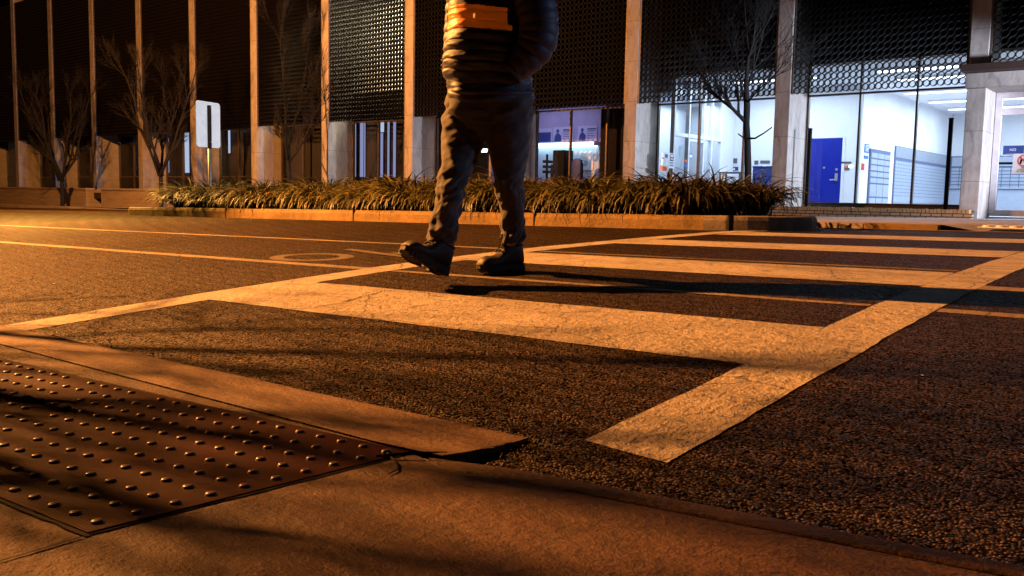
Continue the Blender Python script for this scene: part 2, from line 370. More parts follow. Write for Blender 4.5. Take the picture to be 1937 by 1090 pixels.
# near pavement: apron, ramp, kerb and sidewalk --------------------------------
def sst(a, b, x): t = min(1, max(0, (x-a)/(b-a))); return t*t*(3-2*t)
def kh(x): return -.014+.012*sst(-1.25, -.95, x)
def kjy(x): return 1.167+.15*(max(x, -1.26)+1.163)
def kfy(x): return 1.263+.14*(max(x, -1.26)+1.095)
def sh(x, y):
    t = sst(-1.25, -.95, x); return -.012+.012*t
ap = MB(); n = 60; vs = []; xa = [-14+i*(14-1.13)/n*1. for i in range(n+1)]
for i, x in enumerate(xa):
    fy = 1.424+.0207*(x+3.524) if x > -6 else 1.37
    w = .006*mnoise.noise(Vector((x*7, 0, 0)))+.003*mnoise.noise(Vector((x*30, 1, 0)))
    by = 1.235
    vs += [(x-(0 if i < n else .0), fy+w, -.05+SU*x*.5), (x, fy+w-.004, -.008+SU*x*.4), (x if i < n else -1.172, by if i < n else 1.25, -.008+SU*x*.4)]
fs = []
for i in range(n): fs += [(3*i, 3*i+3, 3*i+4, 3*i+1), (3*i+1, 3*i+4, 3*i+5, 3*i+2)]
ap.add(vs, fs)
k = 3*n
A_ = Vector(vs[k+1]); B_ = Vector(vs[k+2]); top_ = []; bot_ = []
for i in range(15):
    t = i/14; p = A_.lerp(B_, t); e_ = math.sin(math.pi*t)
    p.x += e_*(.010+.012*mnoise.noise(Vector((t*9, 2, 0)))); p.z -= .004*abs(mnoise.noise(Vector((t*11, 5, 0))))*e_
    top_.append(tuple(p)); bot_.append((p.x-.006*e_, p.y, -.06))
ap.add(top_+bot_, [(i, i+1, 16+i, 15+i) for i in range(14)])
ap.add(top_+[tuple(B_-Vector((.0005, 0, 0)))], [tuple(range(15))])

# chips of broken concrete and grit in the notch where the apron ends
gv = MB(); rg = random.Random(3)
for _ in range(170):
    t = rg.random(); x = -1.10-.10*t+rg.gauss(0, .02); y = 1.44-.13*t+rg.gauss(0, .018)
    if rg.random() < .35: x = rg.uniform(-3.4, .8); y = (1.43 if x < -1.1 else kfy(x))+abs(rg.gauss(0, .05))+.012
    r = rg.uniform(.0015, .0055); z = max(G(x, y), -.05)+r*.4
    P_ = [Vector((x, y, z))+Vector(d).normalized()*r*rg.uniform(.6, 1.2) for d in ((1, 0, 0), (0, 1, 0), (-1, 0, 0), (0, -1, 0), (0, 0, 1), (0, 0, -1))]
    gv.add(P_, [(0, 1, 4), (1, 2, 4), (2, 3, 4), (3, 0, 4), (1, 0, 5), (2, 1, 5), (3, 2, 5), (0, 3, 5)])
tag(gv.build('grit', M['apron']), 'loose grit and concrete crumbs along the near road edge', 'grit', kind='stuff')
struct('gutter_apron', ap, M['apron'])
sw = MB(); nx = 110; rows = 26; vs = []
for i in range(nx+1):
    x = -14+16.5*(i/nx)**.6 if i < nx else 8
    ey = 1.235 if x < -1.24 else 1.235+(kjy(x)-1.235)*sst(-1.24, -1.1, x)
    for j in range(rows+1):
        y = ey-(ey+6)*(j/rows)**1.8; vs.append((x, y, sh(x, y)+(SU*.4*x if x < 0 else 0)))
sw.add(vs, [(i*(rows+1)+j, i*(rows+1)+j+1, (i+1)*(rows+1)+j+1, (i+1)*(rows+1)+j) for i in range(nx) for j in range(rows)])
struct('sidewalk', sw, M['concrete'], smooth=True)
kbm = MB(); rings = []
for i in range(70):
    x = -1.22+i*.05 if i < 50 else -1.22+50*.05+(i-50)*.4
    ey = 1.235+(kjy(x)-1.235)*sst(-1.24, -1.1, x)+.007
    fy = kfy(x)
    z = kh(x)+.001+(SU*.4*x if x < 0 else 0); w = .004*mnoise.noise(Vector((x*12, 4, 0)))
    rings.append([(x, ey, z-.06), (x, ey, z), (x, ey+.01, z+.002), (x, fy-.02, z+.001), (x, fy-.006+w, z-.006), (x, fy+w, z-.02), (x, fy+.012+w, -.08)])
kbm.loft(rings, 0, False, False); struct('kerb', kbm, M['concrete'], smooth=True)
jt = MB()
def joint(p, q, w, dz=.0025):
    p, q = Vector((*p, 0)), Vector((*q, 0)); n_ = max(4, int((q-p).length/.03)); nn = (q-p).normalized().cross(Vector((0, 0, 1))); vs = []
    for i in range(n_+1):
        r = p.lerp(q, i/n_)+nn*.004*mnoise.noise(p.lerp(q, i/n_)*14); ww = w*(.7+.5*mnoise.noise(r*20))
        for s in (-1, 1): t = r+nn*s*ww/2; vs.append((t.x, t.y, sh(t.x, t.y)+(SU*.4*t.x if t.x < 0 else 0)+dz))
    jt.add(vs, [(2*i, 2*i+1, 2*i+3, 2*i+2) for i in range(n_)])
PC = Vector((-1.237, 1.228, 0)); PU = Vector((-.9977, -.067, 0)); PVv = Vector((-.072, -.9974, 0))
pc = lambda u, v: tuple((PC+PU*u+PVv*v)[:2])
joint(pc(-.003, .0), pc(-.003, .625), .008); joint(pc(-.01, .624), pc(1.85, .624), .013)
joint(pc(-.008, .63), (-1.262, .35), .008); joint((-1.262, .35), (-1.27, -2), .008)
joint(pc(0.2, -.006), pc(1.85, -.006), .008)
struct('paving_joint', jt, M['crack'])

# tactile panel
pz = lambda p: sh(p.x, p.y)+SU*.4*p.x
pan = MB(); L_, W_ = 1.83, .62
nu, nv = 20, 8; vs = []
for j in range(nv+1):
    for i in range(nu+1):
        p = PC+PU*(L_*i/nu)+PVv*(W_*j/nv); vs.append((p.x, p.y, pz(p)+.0045))
pan.add(vs, [(j*(nu+1)+i, (j+1)*(nu+1)+i, (j+1)*(nu+1)+i+1, j*(nu+1)+i+1) for j in range(nv) for i in range(nu)])
edge = [PC+PU*(L_*i/20) for i in range(21)]+[PC+PU*L_+PVv*(W_*i/8) for i in range(1, 9)]+[PC+PU*(L_*(20-i)/20)+PVv*W_ for i in range(1, 21)]+[PC+PVv*(W_*(8-i)/8) for i in range(1, 8)]
pan.loft([[(p.x, p.y, pz(p)+.0045) for p in edge], [(p.x, p.y, pz(p)-.004) for p in edge]], 0, False)
def dome(mb, p, r, h, n=14, mi=0):
    rings = []
    for (q, z) in ((1.12, 0), (1, .18*h), (.93, .55*h), (.78, .85*h), (.5, .98*h)):
        rings.append([(p.x+r*q*math.cos(2*math.pi*k/n), p.y+r*q*math.sin(2*math.pi*k/n), p.z+z) for k in range(n)])
    mb.loft(rings, mi, True)
for i in range(29):
    for j in range(10):
        p = PC+PU*(.031+.062*i)+PVv*(.031+.062*j); p.z = pz(p)+.004
        if random.random() < .03: continue
        dome(pan, p, .0100, .0052, 14, 1)
o = pan.build('tactile_panel', [M['tactile'], simple('glossy_dome', (.05, .016, .008), (.025, .006, .003), 60, .42, 120, .3, .001, spec=.4)], smooth=False, org=Vector((-2.1, .9, -.02)))  # domes given a paler, glossier material to bring out glints
for p in o.data.polygons[nu*nv+60:]: p.use_smooth = True
o.name = 'tactile_paving'; tag(o, 'brick red tactile paving panel with rows of round domes, set in the near kerb ramp', 'tactile paving')
# fallen twig and a few bits of debris by the panel
tw = MB(); zz = lambda x, y: sh(x, y)+SU*.4*x
q0 = [(-1.262, 1.19), (-1.20, 1.155), (-1.165, 1.125), (-1.155, 1.09)]
tw.tube([(x, y, zz(x, y)+.004) for x, y in q0], [.003, .003, .002, .001], 5); tw.tube([(-1.26, 1.16, zz(-1.26, 1.16)+.004), (-1.21, 1.20, zz(-1.2, 1.2)+.012), (-1.15, 1.24, .0)], [.004, .003, .001], 5)
tag(tw.build('twig', M['bark'], org=Vector((-1.26, 1.19, -.01))), 'thin dark fallen twig on the concrete at the corner of the red tactile panel', 'twig')

# ------------------------------------------------------------------ island with kerb and plants
IY0, IY1, IXL, IXR = 8.14, 10.05, -15.2, -4.35
IR = (IY1-IY0)/2
def outline(inset, n=14):
    pts = []; r = IR-inset; cy = (IY0+IY1)/2
    front = [(-15.2+i*.25, IY0+inset) for i in range(int((IXR-IXL)/.25)+1)]
    pts += front+[(IXR, IY0+inset)]
    for i in range(1, n+1): a = -math.pi/2+math.pi*i/n; pts.append((IXR+r*math.cos(a), cy+r*math.sin(a)))
    for i in range(int((IXR-IXL)/.5)+1): pts.append((IXR-i*.5, IY1-inset))
    rl = .35-inset
    for (cx_, cy_, a0) in ((IXL, IY1-.35, 90), (IXL, IY0+.35, 180)):
        for i in range(0, 6): a = R(a0+18*i); pts.append((cx_+rl*math.cos(a), cy_+rl*math.sin(a)))
    return pts
prof = [(0, -.03), (.004, .10), (.018, .135), (.04, .147), (.15, .147), (.152, .05)]
rings = []
for (ins, z) in prof:
    ring = []
    for (x, y) in outline(ins):
        w = .006*mnoise.noise(Vector((x*3, z*9, y)))+.003*mnoise.noise(Vector((x*14, z*20, y)))
        ring.append((x, y+w, G(x, 8.14)+z+w*.6))
    rings.append(ring)
mk = MB(); mk.loft(rings, 0, False)
# bare concrete past the end of the yellow paint
for i, f in enumerate(mk.f):
    c = sum((mk.v[k].x for k in f))/len(f)
    if c > -4.18: mk.mi[i] = 1
struct('island_kerb', mk, [M['yellow'], M['bareconc']], smooth=False, bevel=0)
gj = MB()
for px in (427, 668, 1010, 1378):
    x = atY(px, 415, IY0)[0]; zt = G(x, 8.14)
    gj.box((x-.008, IY0-.004, zt-.01), (x+.008, IY0+.10, zt+.1495))
struct('island_kerb_joint', gj, M['crack'])
so = MB(); ol = outline(.14); so.add([(x, y, G(x, 8.14)+.12) for x, y in ol], [tuple(range(len(ol)))]); struct('planting_soil', so, M['soil'])

def leafmat():
    m, nt, b = base('liriope_leaf'); co = coord(nt)
    n1 = noi(nt, co, 11, 3, .6); rp = ramp(nt, [(.3, (.014, .017, .005)), (.55, (.06, .055, .016)), (.75, (.21, .16, .045))]); nt.links.new(n1, rp.inputs[0])
    nt.links.new(rp.outputs[0], b.inputs['Base Color']); b.inputs['Roughness'].default_value = .5; b.inputs['Specular IOR Level'].default_value = .35; return m
M['leaf'] = leafmat()
def clump(seed, nb=340):
    rnd = random.Random(seed); mb = MB()
    for _ in range(nb):
        az = rnd.uniform(0, 2*math.pi); r0 = .13*math.sqrt(rnd.random()); p = Vector((r0*math.cos(az+rnd.uniform(-.6, .6)), r0*math.sin(az), 0))
        L = rnd.uniform(.34, .66); el = R(rnd.uniform(58, 88)); bend = R(rnd.uniform(85, 200)); w = rnd.uniform(.013, .022); ns = 6
        d = Vector((math.cos(az), math.sin(az), 0)); side = Vector((-d.y, d.x, 0)); side = (side+Vector((0, 0, rnd.uniform(-.5, .5)))).normalized(); vs = []
        for i in range(ns+1):
            t = i/ns; ww = w*(1-.85*t**2.2)
            vs += [p-side*ww/2, p+side*ww/2]
            e = el-bend*t**1.3; p = p+(d*math.cos(e)+Vector((0, 0, math.sin(e))))*(L/ns)
            if p.z < .01: p.z = .01
        mb.add(vs, [(2*i, 2*i+1, 2*i+3, 2*i+2) for i in range(ns)])
    return mb
protos = [clump(s) for s in range(6)]
meshes = []
for i, c in enumerate(protos):
    o = c.build('liriope_clump', M['leaf'], smooth=True, org=Vector((0, 0, 0))); meshes.append(o.data)
    bpy.data.objects.remove(o)
cxs = []
x = -14.35
while x < -4.55: cxs.append(x); x += .36
for row, (dy, dz) in enumerate(((.56, 0), (.96, .02), (1.38, .03))):
    for i, x in enumerate(cxs):
        xx = x+random.uniform(-.08, .08)+row*.2; yy = IY0+dy+random.uniform(-.07, .07)
        if row == 0 and xx > -4.25: continue
        o = bpy.data.objects.new('liriope_clump', random.choice(meshes)); COL.objects.link(o)
        o.location = (xx, yy, G(xx, 8.14)+.12+dz); o.rotation_euler = (0, 0, random.uniform(0, 6.28)); s = random.uniform(1.0, 1.34); o.scale = (s*1.12, s*1.12, s*random.uniform(.85, 1.02))
        tag(o, 'strappy arching liriope clump growing in the kerbed island bed', 'plant', 'liriope clumps planted along the island')

# ------------------------------------------------------------------ sign in the island
sg = empty('street_sign', (-14.45, 8.95, G(-14.45, 8.14)+.12), 'bare white back of a rounded rectangular sign on a post in the plant bed', 'sign')
sx, sy = -14.45, 8.95
def rrect(w, h, r, n=6):
    pts = []
    for (cx_, cy_, a0) in ((w/2-r, h/2-r, 0), (-w/2+r, h/2-r, 90), (-w/2+r, -h/2+r, 180), (w/2-r, -h/2+r, 270)):
        for i in range(n+1): a = R(a0+90*i/n); pts.append((cx_+r*math.cos(a), cy_+r*math.sin(a)))
    return pts
sd = Vector((-.27, .963, 0)); sn = Vector((.963, .27, 0))
ctop = atF(394, 236, 16.05); SC = Vector((ctop.x, ctop.y, ctop.z))
sg.location = (SC.x, SC.y, G(SC.x, 8.14)+.12)
m, nt, b = base('glowing_sign_back'); co = coord(nt); n1 = noi(nt, co, 9, 4, .6); rp = ramp(nt, [(.3, (.72, .76, .8)), (.6, (.86, .89, .92))]); nt.links.new(n1, rp.inputs[0]); nt.links.new(rp.outputs[0], b.inputs['Base Color']); b.inputs['Roughness'].default_value = .45
nt.links.new(rp.outputs[0], b.inputs['Emission Color']); b.inputs['Emission Strength'].default_value = .42; M['sign'] = m  # faint glow added to the sheeting so the sign back looks brightly lit
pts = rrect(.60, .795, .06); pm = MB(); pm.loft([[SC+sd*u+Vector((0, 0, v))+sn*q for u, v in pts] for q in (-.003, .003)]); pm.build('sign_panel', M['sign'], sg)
M['rust'] = simple('rusty_channel', (.045, .022, .014), (.025, .012, .008), 20, .8, 60, .4, .003)
M['galv'] = simple('galvanised_post', (.5, .47, .44), (.36, .34, .32), 20, .5, metal=.2)
pc2 = SC+sn*.02
q = MB(); q.box((pc2.x-.02, pc2.y-.03, SC.z-.42), (pc2.x+.03, pc2.y+.03, SC.z+.335)); q.build('bracket', M['rust'], sg, bevel=.004)
q = MB(); q.tube([(pc2.x, pc2.y, sg.location.z-.1), (pc2.x, pc2.y, SC.z-.42)], .03, 10); q.build('post', M['galv'], sg, smooth=True)
for dz in (.3, -.3): q = MB(); q.tube([pc2+sn*.032+Vector((0, 0, dz)), pc2+sn*.04+Vector((0, 0, dz))], .012, 8); q.build('bolt', M['steel'], sg)

# ------------------------------------------------------------------ far pavement
KS = .065
fs_ = MB(); vs = []
def fz(x, y): return .268+KS+SU*x
cols_ = [-15.5, -12, -8, -5, -4, -2.55, -2.2, 0, 3, 8, 20]
for x in cols_:
    for y in (10.72, 10.9, 12, 15, 18.4, 22.4):
        dz = 0.
        if x > -2.4 and y < 11: dz = -KS+.004
        elif x > -2.4 and y < 12.1: dz = -.02
        vs.append((x, y, fz(x, y)+dz))
n_ = 6
fs_.add(vs, [(i*n_+j, (i+1)*n_+j, (i+1)*n_+j+1, i*n_+j+1) for i in range(len(cols_)-1) for j in range(n_-1)])
fs_.add([(-70, 15.4, .268+.06+SU*-70), (-15.5, 15.4, fz(-15.5, 0)), (-15.5, 22.4, fz(-15.5, 0)), (-70, 22.4, .268+.06+SU*-70)], [(0, 1, 2, 3)])
struct('building_sidewalk', fs_, M['farconcrete'])
fk = MB()
for x0, x1, mi in ((-15.5, -3.95, 1), (-3.94, -3.35, 1), (-3.345, -2.55, 0)):
    fk.box((x0, 10.58, .2+SU*x0), (x1, 10.72, .268+KS+SU*(x0+x1)/2+.002), mi)
fk.box((-70, 15.25, -.7), (-15.5, 15.4, .268+.03+SU*-30), 1)
struct('far_kerb', fk, [M['yellow'], M['bareconc']], bevel=.012)
M['gutter'] = concrete('pale_gutter_concrete', (.33, .25, .18))
gu = MB(); sheet(gu, [(-15, 10.28), (6, 10.36), (6, 10.6), (-15, 10.58)], .006, 40, 1, .01, 3); struct('far_gutter', gu, M['gutter'])
# white tactile strip of the far ramp
ft = MB(); M['whitetac'] = simple('pale_tactile', (.6, .6, .62), (.5, .5, .52), 12, .6)
ft.box((-2.2, 10.76, .285), (2.5, 11.3, .292+0))
for i in range(36):
    for j in range(4):
        x = -2.12+.13*i; y = 10.82+.13*j; p = Vector((x, y, .2915)); dome(ft, p, .045, .022, 8)
tag(ft.build('tactile_strip', M['whitetac'], org=Vector((-2.2, 10.8, .28))), 'far pale tactile strip with white domes at the ramp by the entrance', 'tactile paving')

# ------------------------------------------------------------------ the building
YF, SP, FD = 20.9, 4.197, 1.15
def colx(i): return -25.64+SP*(i-5)      # left edge of fin i
CWD = .37
BZ = 10.4
bl = empty('office_building', (-22., YF, .2), 'long modern office block with pale stone fins, dark ring screens and lit lobby', 'building')
org = bl.location.copy()
def part(name, mb, m, parent=bl, label=None, **k):
    o = mb.build(name, m, parent, **k)
    if label: o['label'] = label
    return o
first = None
for i in range(-3, 12):
    if first is None:
        q = MB(); q.box((colx(i), YF, -.6), (colx(i)+CWD, YF+FD, BZ)); first = q.build('column', M['stone'], bl, org=Vector((colx(i), YF, 0)), bevel=.012); o = first
    else:
        o = first.copy(); COL.objects.link(o); o.parent = bl
        o.location = Vector((colx(i), YF, 0))-org
# ring screens
PIT_ = .1475; NXR = 26; NZ = 48; D_ = .10
rs = MB(); nseg = 14
def ring_(cx_, cz, r0, r1, y0, y1):
    rr = []
    for (r, y) in ((r0, y0), (r1, y0), (r1, y1), (r0, y1), (r0, y0)):
        rr.append([(cx_+r*math.cos(2*math.pi*k/nseg), y, cz+r*math.sin(2*math.pi*k/nseg)) for k in range(nseg)])
    rs.loft(rr, 0, False)
for a in range(NXR):
    for b_ in range(NZ): ring_((a+.5)*PIT_, (b_+.5)*PIT_, .0735, .0655, 0, D_)
SZ = 3.10
W_ = SP-CWD
smesh = None
def scr_frame(parent, x0, z0, h):
    for xa_, xb_ in ((x0+.01, x0+.045), (x0+W_-.045, x0+W_-.01)):
        q = MB(); q.box((xa_, YF+.02, z0), (xb_, YF+.16, z0+h)); q.build('screen_frame', M['framew'], parent)
for i in range(-3, 11):
    x0 = colx(i)+CWD; z0 = SZ if i < 10 else 3.42
    loc = Vector((x0, YF+.05, z0)); sx_ = (W_-.09)/(NXR*PIT_)
    if smesh is None:
        o = rs.build('ring_screen', M['screen'], bl, org=Vector((0, 0, 0))); smesh = o.data
    else:
        o = bpy.data.objects.new('ring_screen', smesh); COL.objects.link(o); o.parent = bl
    o.location = loc-org+Vector((.045, 0, 0)); o.scale = (sx_, 1, 1)
    scr_frame(o, x0, z0, NZ*PIT_)
    # frame verts are world based; undo the scale of its parent
    for ch in o.children:
        for v in ch.data.vertices: v.co.x /= sx_
# spandrel walls and slab behind the screens
YW = YF+FD
q = MB()
for i in range(-3, 11):
    x0 = colx(i)+CWD
    if i in (8, 9, 10): q.box((x0-.01, YW+.02, 3.95), (x0+W_+.01, YW+.2, BZ))
    elif i == 5: q.box((x0-.01, YW+.02, 3.3), (x0+W_+.01, YW+.2, 4.2)); q.box((x0-.01, YW+.02, 8.2), (x0+W_+.01, YW+.2, BZ))
    elif i == 4: q.box((x0-.01, YW+.02, 3.3), (x0+W_*.45, YW+.2, BZ)); q.box((x0+W_*.45, YW+.02, 3.3), (x0+W_*.86, YW+.2, 4.6)); q.box((x0+W_*.45, YW+.02, 6.0), (x0+W_*.86, YW+.2, BZ)); q.box((x0+W_*.86, YW+.02, 3.3), (x0+W_+.01, YW+.2, BZ))
    else: q.box((x0-.01, YW+.02, 3.3), (x0+W_+.01, YW+.2, BZ))
part('spandrel_wall', q, M['darkwall'])
q = MB(); q.box((colx(-3)-.2, YF+.3, BZ), (colx(11)+1, YF+16, BZ+.3)); q.box((colx(-3)-.2, YF+15.7, -.6), (colx(11)+1, YF+16, BZ)); part('roof', q, M['darkwall'])
q = MB(); q.box((colx(-3)-.2, YF+.2, -.6), (colx(-3), YF+16, BZ)); part('side_wall', q, M['wallstone'])
# upper lit room behind bays 5 and 6
xa, xb = colx(4)+CWD+W_*.45, colx(6)
q = MB(); q.box((xa-3, YW+3.2, 4.0), (xb, YW+3.35, 8.4)); q.box((xa-3, YW+.2, 8.4), (xb, YW+3.35, 8.5)); q.box((xa-3, YW+.2, 3.96), (xb, YW+3.2, 4.02)); part('upper_room', q, simple('warm_white_wall', (.7, .66, .56), (.62, .58, .5), 1.5, .8))

# windows ---------------------------------------------------------------
def window(i, z0, z1, mull, midrail=None, mat='framew', paneM='glass', top=True, extra_top=None):
    x0 = colx(i)+CWD; x1 = x0+W_; t = .045; y0, y1 = YW-.05, YW+.05
    q = MB(); q.box((x0, y0, z0), (x0+t, y1, z1)); q.box((x1-t, y0, z0), (x1, y1, z1)); q.box((x0+t, y0+.003, z0), (x1-t, y1, z0+.05))
    q.box((x0+t, y0+.003, 3.14), (x1-t, y1, 3.185))
    if z1 > 3.3: q.box((x0+t, y0+.003, z1-.05), (x1-t, y1, z1))
    for u in mull: xm = x0+W_*u; q.box((xm-t/2, y0-.004, z0+.05), (xm+t/2, y1-.002, z1-.05))
    if midrail: q.box((x0+t, y0+.001, midrail-.025), (x1-t, y1, midrail+.025))
    w = q.build('window', M[mat], bl, bevel=.004)
    p = MB(); p.quad((x0+t, YW, z0+.05), (x1-t, YW, z0+.05), (x1-t, YW, z1-.05), (x0+t, YW, z1-.05)); p.build('pane', M[paneM], w)
    return w
zb = lambda i: .25+SU*colx(i)
for i in range(-3, 6): window(i, zb(i)+.35 if i > 1 else zb(i)+.75, 3.2, (.36, .70), midrail=(1.22 if i < 4 else None), paneM='glass')
window(6, .45, 3.2, (.36, .70)); window(7, .5, 3.2, (.333, .667))
window(8, .52, 3.95, (.333, .667)); window(9, .52, 3.95, (.333, .667))
# base wall under the windows
q = MB()
for i in range(-3, 10):
    x0 = colx(i)+CWD; q.box((x0+.002, YW-.10, -.7), (x0+W_-.002, YW+.09, (zb(i)+.35 if i > 1 else zb(i)+.75) if i < 6 else (.45 if i == 6 else .50 if i == 7 else .52)))
part('base_wall', q, M['wallstone'])

# ground-floor interior ---------------------------------------------------
ZF, ZC = .32, 3.89
XL8 = -12.25; YA = 26.0; XP = -8.41; YB = 35.9
q = MB()
q.box((XL8-.5, YA, ZF), (-10.10, YA+.12, ZC)); q.box((-8.88, YA, ZF), (XP, YA+.12, ZC)); q.box((-10.10, YA, 2.47), (-8.88, YA+.12, ZC))      # wall with the blue door
q.box((XP-.12, YA+.12, ZF), (XP, YB, ZC)); q.box((XP-.12, YB, ZF), (3.6, YB+.12, ZC)); q.box((3.5, YW+.1, ZF), (3.6, YB, ZC))
q.box((XL8-.5, 25.05, ZF), (XL8, YA, ZC))
part('interior_wall', q, M['intwall'])
q = MB(); q.box((XL8-.5, YW+.1, ZC), (3.6, YB+.1, ZC+.08)); part('ceiling', q, M['intceil'])
q = MB(); q.box((colx(-3), YW+.1, ZF-.12), (3.6, YB+.1, ZF)); part('floor', q, M['intfloor'])
# blue door
q = MB(); q.box((-10.04, YA-.03, ZF), (-8.94, YA+.03, 2.42)); dr = part('door', q, M['blue'], label='cobalt blue interior door with lever handle', bevel=.004)
q = MB(); q.tube([(-9.06, YA-.03, 1.24), (-9.06, YA-.09, 1.24), (-9.22, YA-.09, 1.23)], .018, 8); q.box((-9.10, YA-.045, 1.20), (-9.02, YA-.03, 1.42)); q.build('handle', M['steel'], dr)
q = MB(); q.tube([(-9.06, YA-.05, 1.53), (-9.06, YA-.03, 1.53)], .035, 12); q.build('lock', M['steel'], dr)
q = MB(); q.tube([(-9.42, YA-.05, 1.58), (-9.42, YA-.03, 1.58)], .03, 12); q.build('peephole', M['steel'], dr)
q = MB(); q.box((-10.12, YA-.02, ZF), (-10.045, YA+.04, 2.47)); q.box((-8.935, YA-.02, ZF), (-8.86, YA+.04, 2.47)); q.box((-10.045, YA-.02, 2.425), (-8.935, YA+.04, 2.47)); q.build('frame', M['framewhite'], dr)
# ceiling light fixtures
def fixture(name, x0, x1, y, z=ZC, w=.3, label=''):
    q = MB(); q.box((x0, y-w/2, z-.06), (x1, y+w/2, z-.002)); f = part('ceiling_light', q, M['framewhite'])
    q = MB(); q.box((x0+.03, y-w/2+.03, z-.075), (x1-.03, y+w/2-.03, z-.062)); q.build('diffuser', M['fix'], f)
for (x0, x1, y) in ((-8.0, -2.0, 31.0), (-8.0, -2.0, 33.5), (-8., -2., 28.3), (-7.3, -2., 25.2), (-7.3, -2., 23.4), (-11.2, -8.9, 23.6)): fixture('f', x0, x1, y)
# bay 8 glazed vestibule, wall across the room at X = XL8
q = MB(); t = .06
for y in (22.1, 22.95, 23.85, 24.35, 24.98): q.box((XL8-t, y, ZF), (XL8+t, y+.075, ZC))
q.box((XL8-t*.8, 22.17, 2.32), (XL8+t*.8, 24.98, 2.42)); q.box((XL8-t*.8, 22.17, ZF), (XL8+t*.8, 24.98, ZF+.12)); q.box((XL8-t*.7, 23.03, 2.22), (XL8+t*.7, 23.85, 2.29))
ps = part('partition', q, M['framewhite'], label='white framed glazed vestibule partition', bevel=.006)
q = MB(); q.quad((XL8-.01, 22.1, ZF), (XL8-.01, 24.98, ZF), (XL8-.01, 24.98, ZC), (XL8-.01, 22.1, ZC)); q.build('pane', M['glass'], ps)
q = MB(); q.box((XL8-1.6, YW+.12, ZF), (XL8-1.5, 26, ZC)); q.box((XL8-1.5, 25.9, ZF), (XL8-.5, 26, ZC)); q.box((XL8-1.5, YW+.1, ZC-.4), (XL8-.1, 25.9, ZC)); part('vestibule_wall', q, simple('pale_grey_wall', (.5, .52, .56), (.44, .46, .5), 2, .8))
# notices on the vestibule glass
def flat(name, x, y0, y1, z0, z1, m, label, cat, group=None, thick=.004):
    q = MB(); q.box((x, y0, z0), (x+thick, y1, z1)); return tag(q.build(name, m, org=Vector((x, (y0+y1)/2, z0))), label, cat, group)
M['orange'] = simple('orange_card', (.75, .14, .04), (.7, .12, .03), 4, .6)
M['white'] = simple('white_card', (.82, .84, .86), (.76, .78, .8), 6, .6)
M['navy'] = simple('navy_card', (.03, .06, .22), (.025, .05, .2), 6, .5); M['red'] = simple('red_ink', (.6, .05, .04), None, 6, .6); M['midblue'] = simple('mid_blue_ink', (.06, .17, .55), None, 6, .6)
M['grey'] = simple('grey_card', (.12, .12, .13), (.09, .09, .1), 6, .6); M['teal'] = simple('pale_teal', (.35, .55, .62), None, 6, .6)
XN = XL8+.064
def vn(px, py): p = atX(px, py, XN); return p.y, p.z
def notice(name, a, b, m, label, cat='notice'):
    y0, z1 = vn(*a); y1, z0 = vn(*b); z0 = min(z0, z1-.02)
    return flat(name, XN, y0, y1, z0, z1, m, label, cat), (y0, y1, z0, z1)
notice('box_sign', (1248.5, 314), (1261, 324), M['orange'], 'bright orange card low on the left vestibule pane', 'sign')
o_, (y0, y1, z0, z1) = notice('notice', (1251, 289), (1263, 313), M['white'], 'white notice with blue corner and red mark above the orange card')
q = MB(); q.box((XN+.004, y0+(y1-y0)*.55, z0+(z1-z0)*.62), (XN+.006, y1-.02, z1-.03)); o2 = q.build('print', M['midblue'], o_)
q = MB(); q.box((XN+.004, y0+.03, z0+(z1-z0)*.5), (XN+.006, y0+(y1-y0)*.3, z0+(z1-z0)*.62)); q.build('print', M['red'], o_)
o_, (y0, y1, z0, z1) = notice('notice', (1266, 289), (1275, 319), M['white'], 'tall white door notice with a red ring on the glass door')
q = MB(); cy_, cz_, r_r = (y0+y1)/2, z0+(z1-z0)*.72, (y1-y0)*.36
for k in range(20):
    a0, a1 = 2*math.pi*k/20, 2*math.pi*(k+1)/20
    q.quad((XN+.006, cy_+r_r*math.cos(a0), cz_+r_r*math.sin(a0)), (XN+.006, cy_+r_r*math.cos(a1), cz_+r_r*math.sin(a1)), (XN+.006, cy_+r_r*.75*math.cos(a1), cz_+r_r*.75*math.sin(a1)), (XN+.006, cy_+r_r*.75*math.cos(a0), cz_+r_r*.75*math.sin(a0)))
q.build('print', M['red'], o_)
q = MB()
for k in range(4): q.box((XN+.004, y0+.04, z0+.06+.07*k), (XN+.006, y1-.04, z0+.09+.07*k))
q.build('print', M['midblue'], o_)
notice('door_closer_plate', (1284, 276), (1288, 297), M['teal'], 'pale teal push plate on the vestibule door', 'plate')
o_, bb = notice('decal', (1304, 291), (1309, 300), M['midblue'], 'small round blue and white decal on the right vestibule pane', 'decal')
q = MB(); q.box((XN+.004, bb[0], (bb[2]+bb[3])/2-.04), (XN+.006, bb[1], (bb[2]+bb[3])/2+.04)); q.build('print', M['white'], o_)
notice('decal', (1295, 302), (1299, 308), M['orange'], 'small orange sticker on the vestibule post', 'decal')
notice('decal', (1295, 310), (1299, 317), M['midblue'], 'small blue sticker below the orange sticker', 'decal')
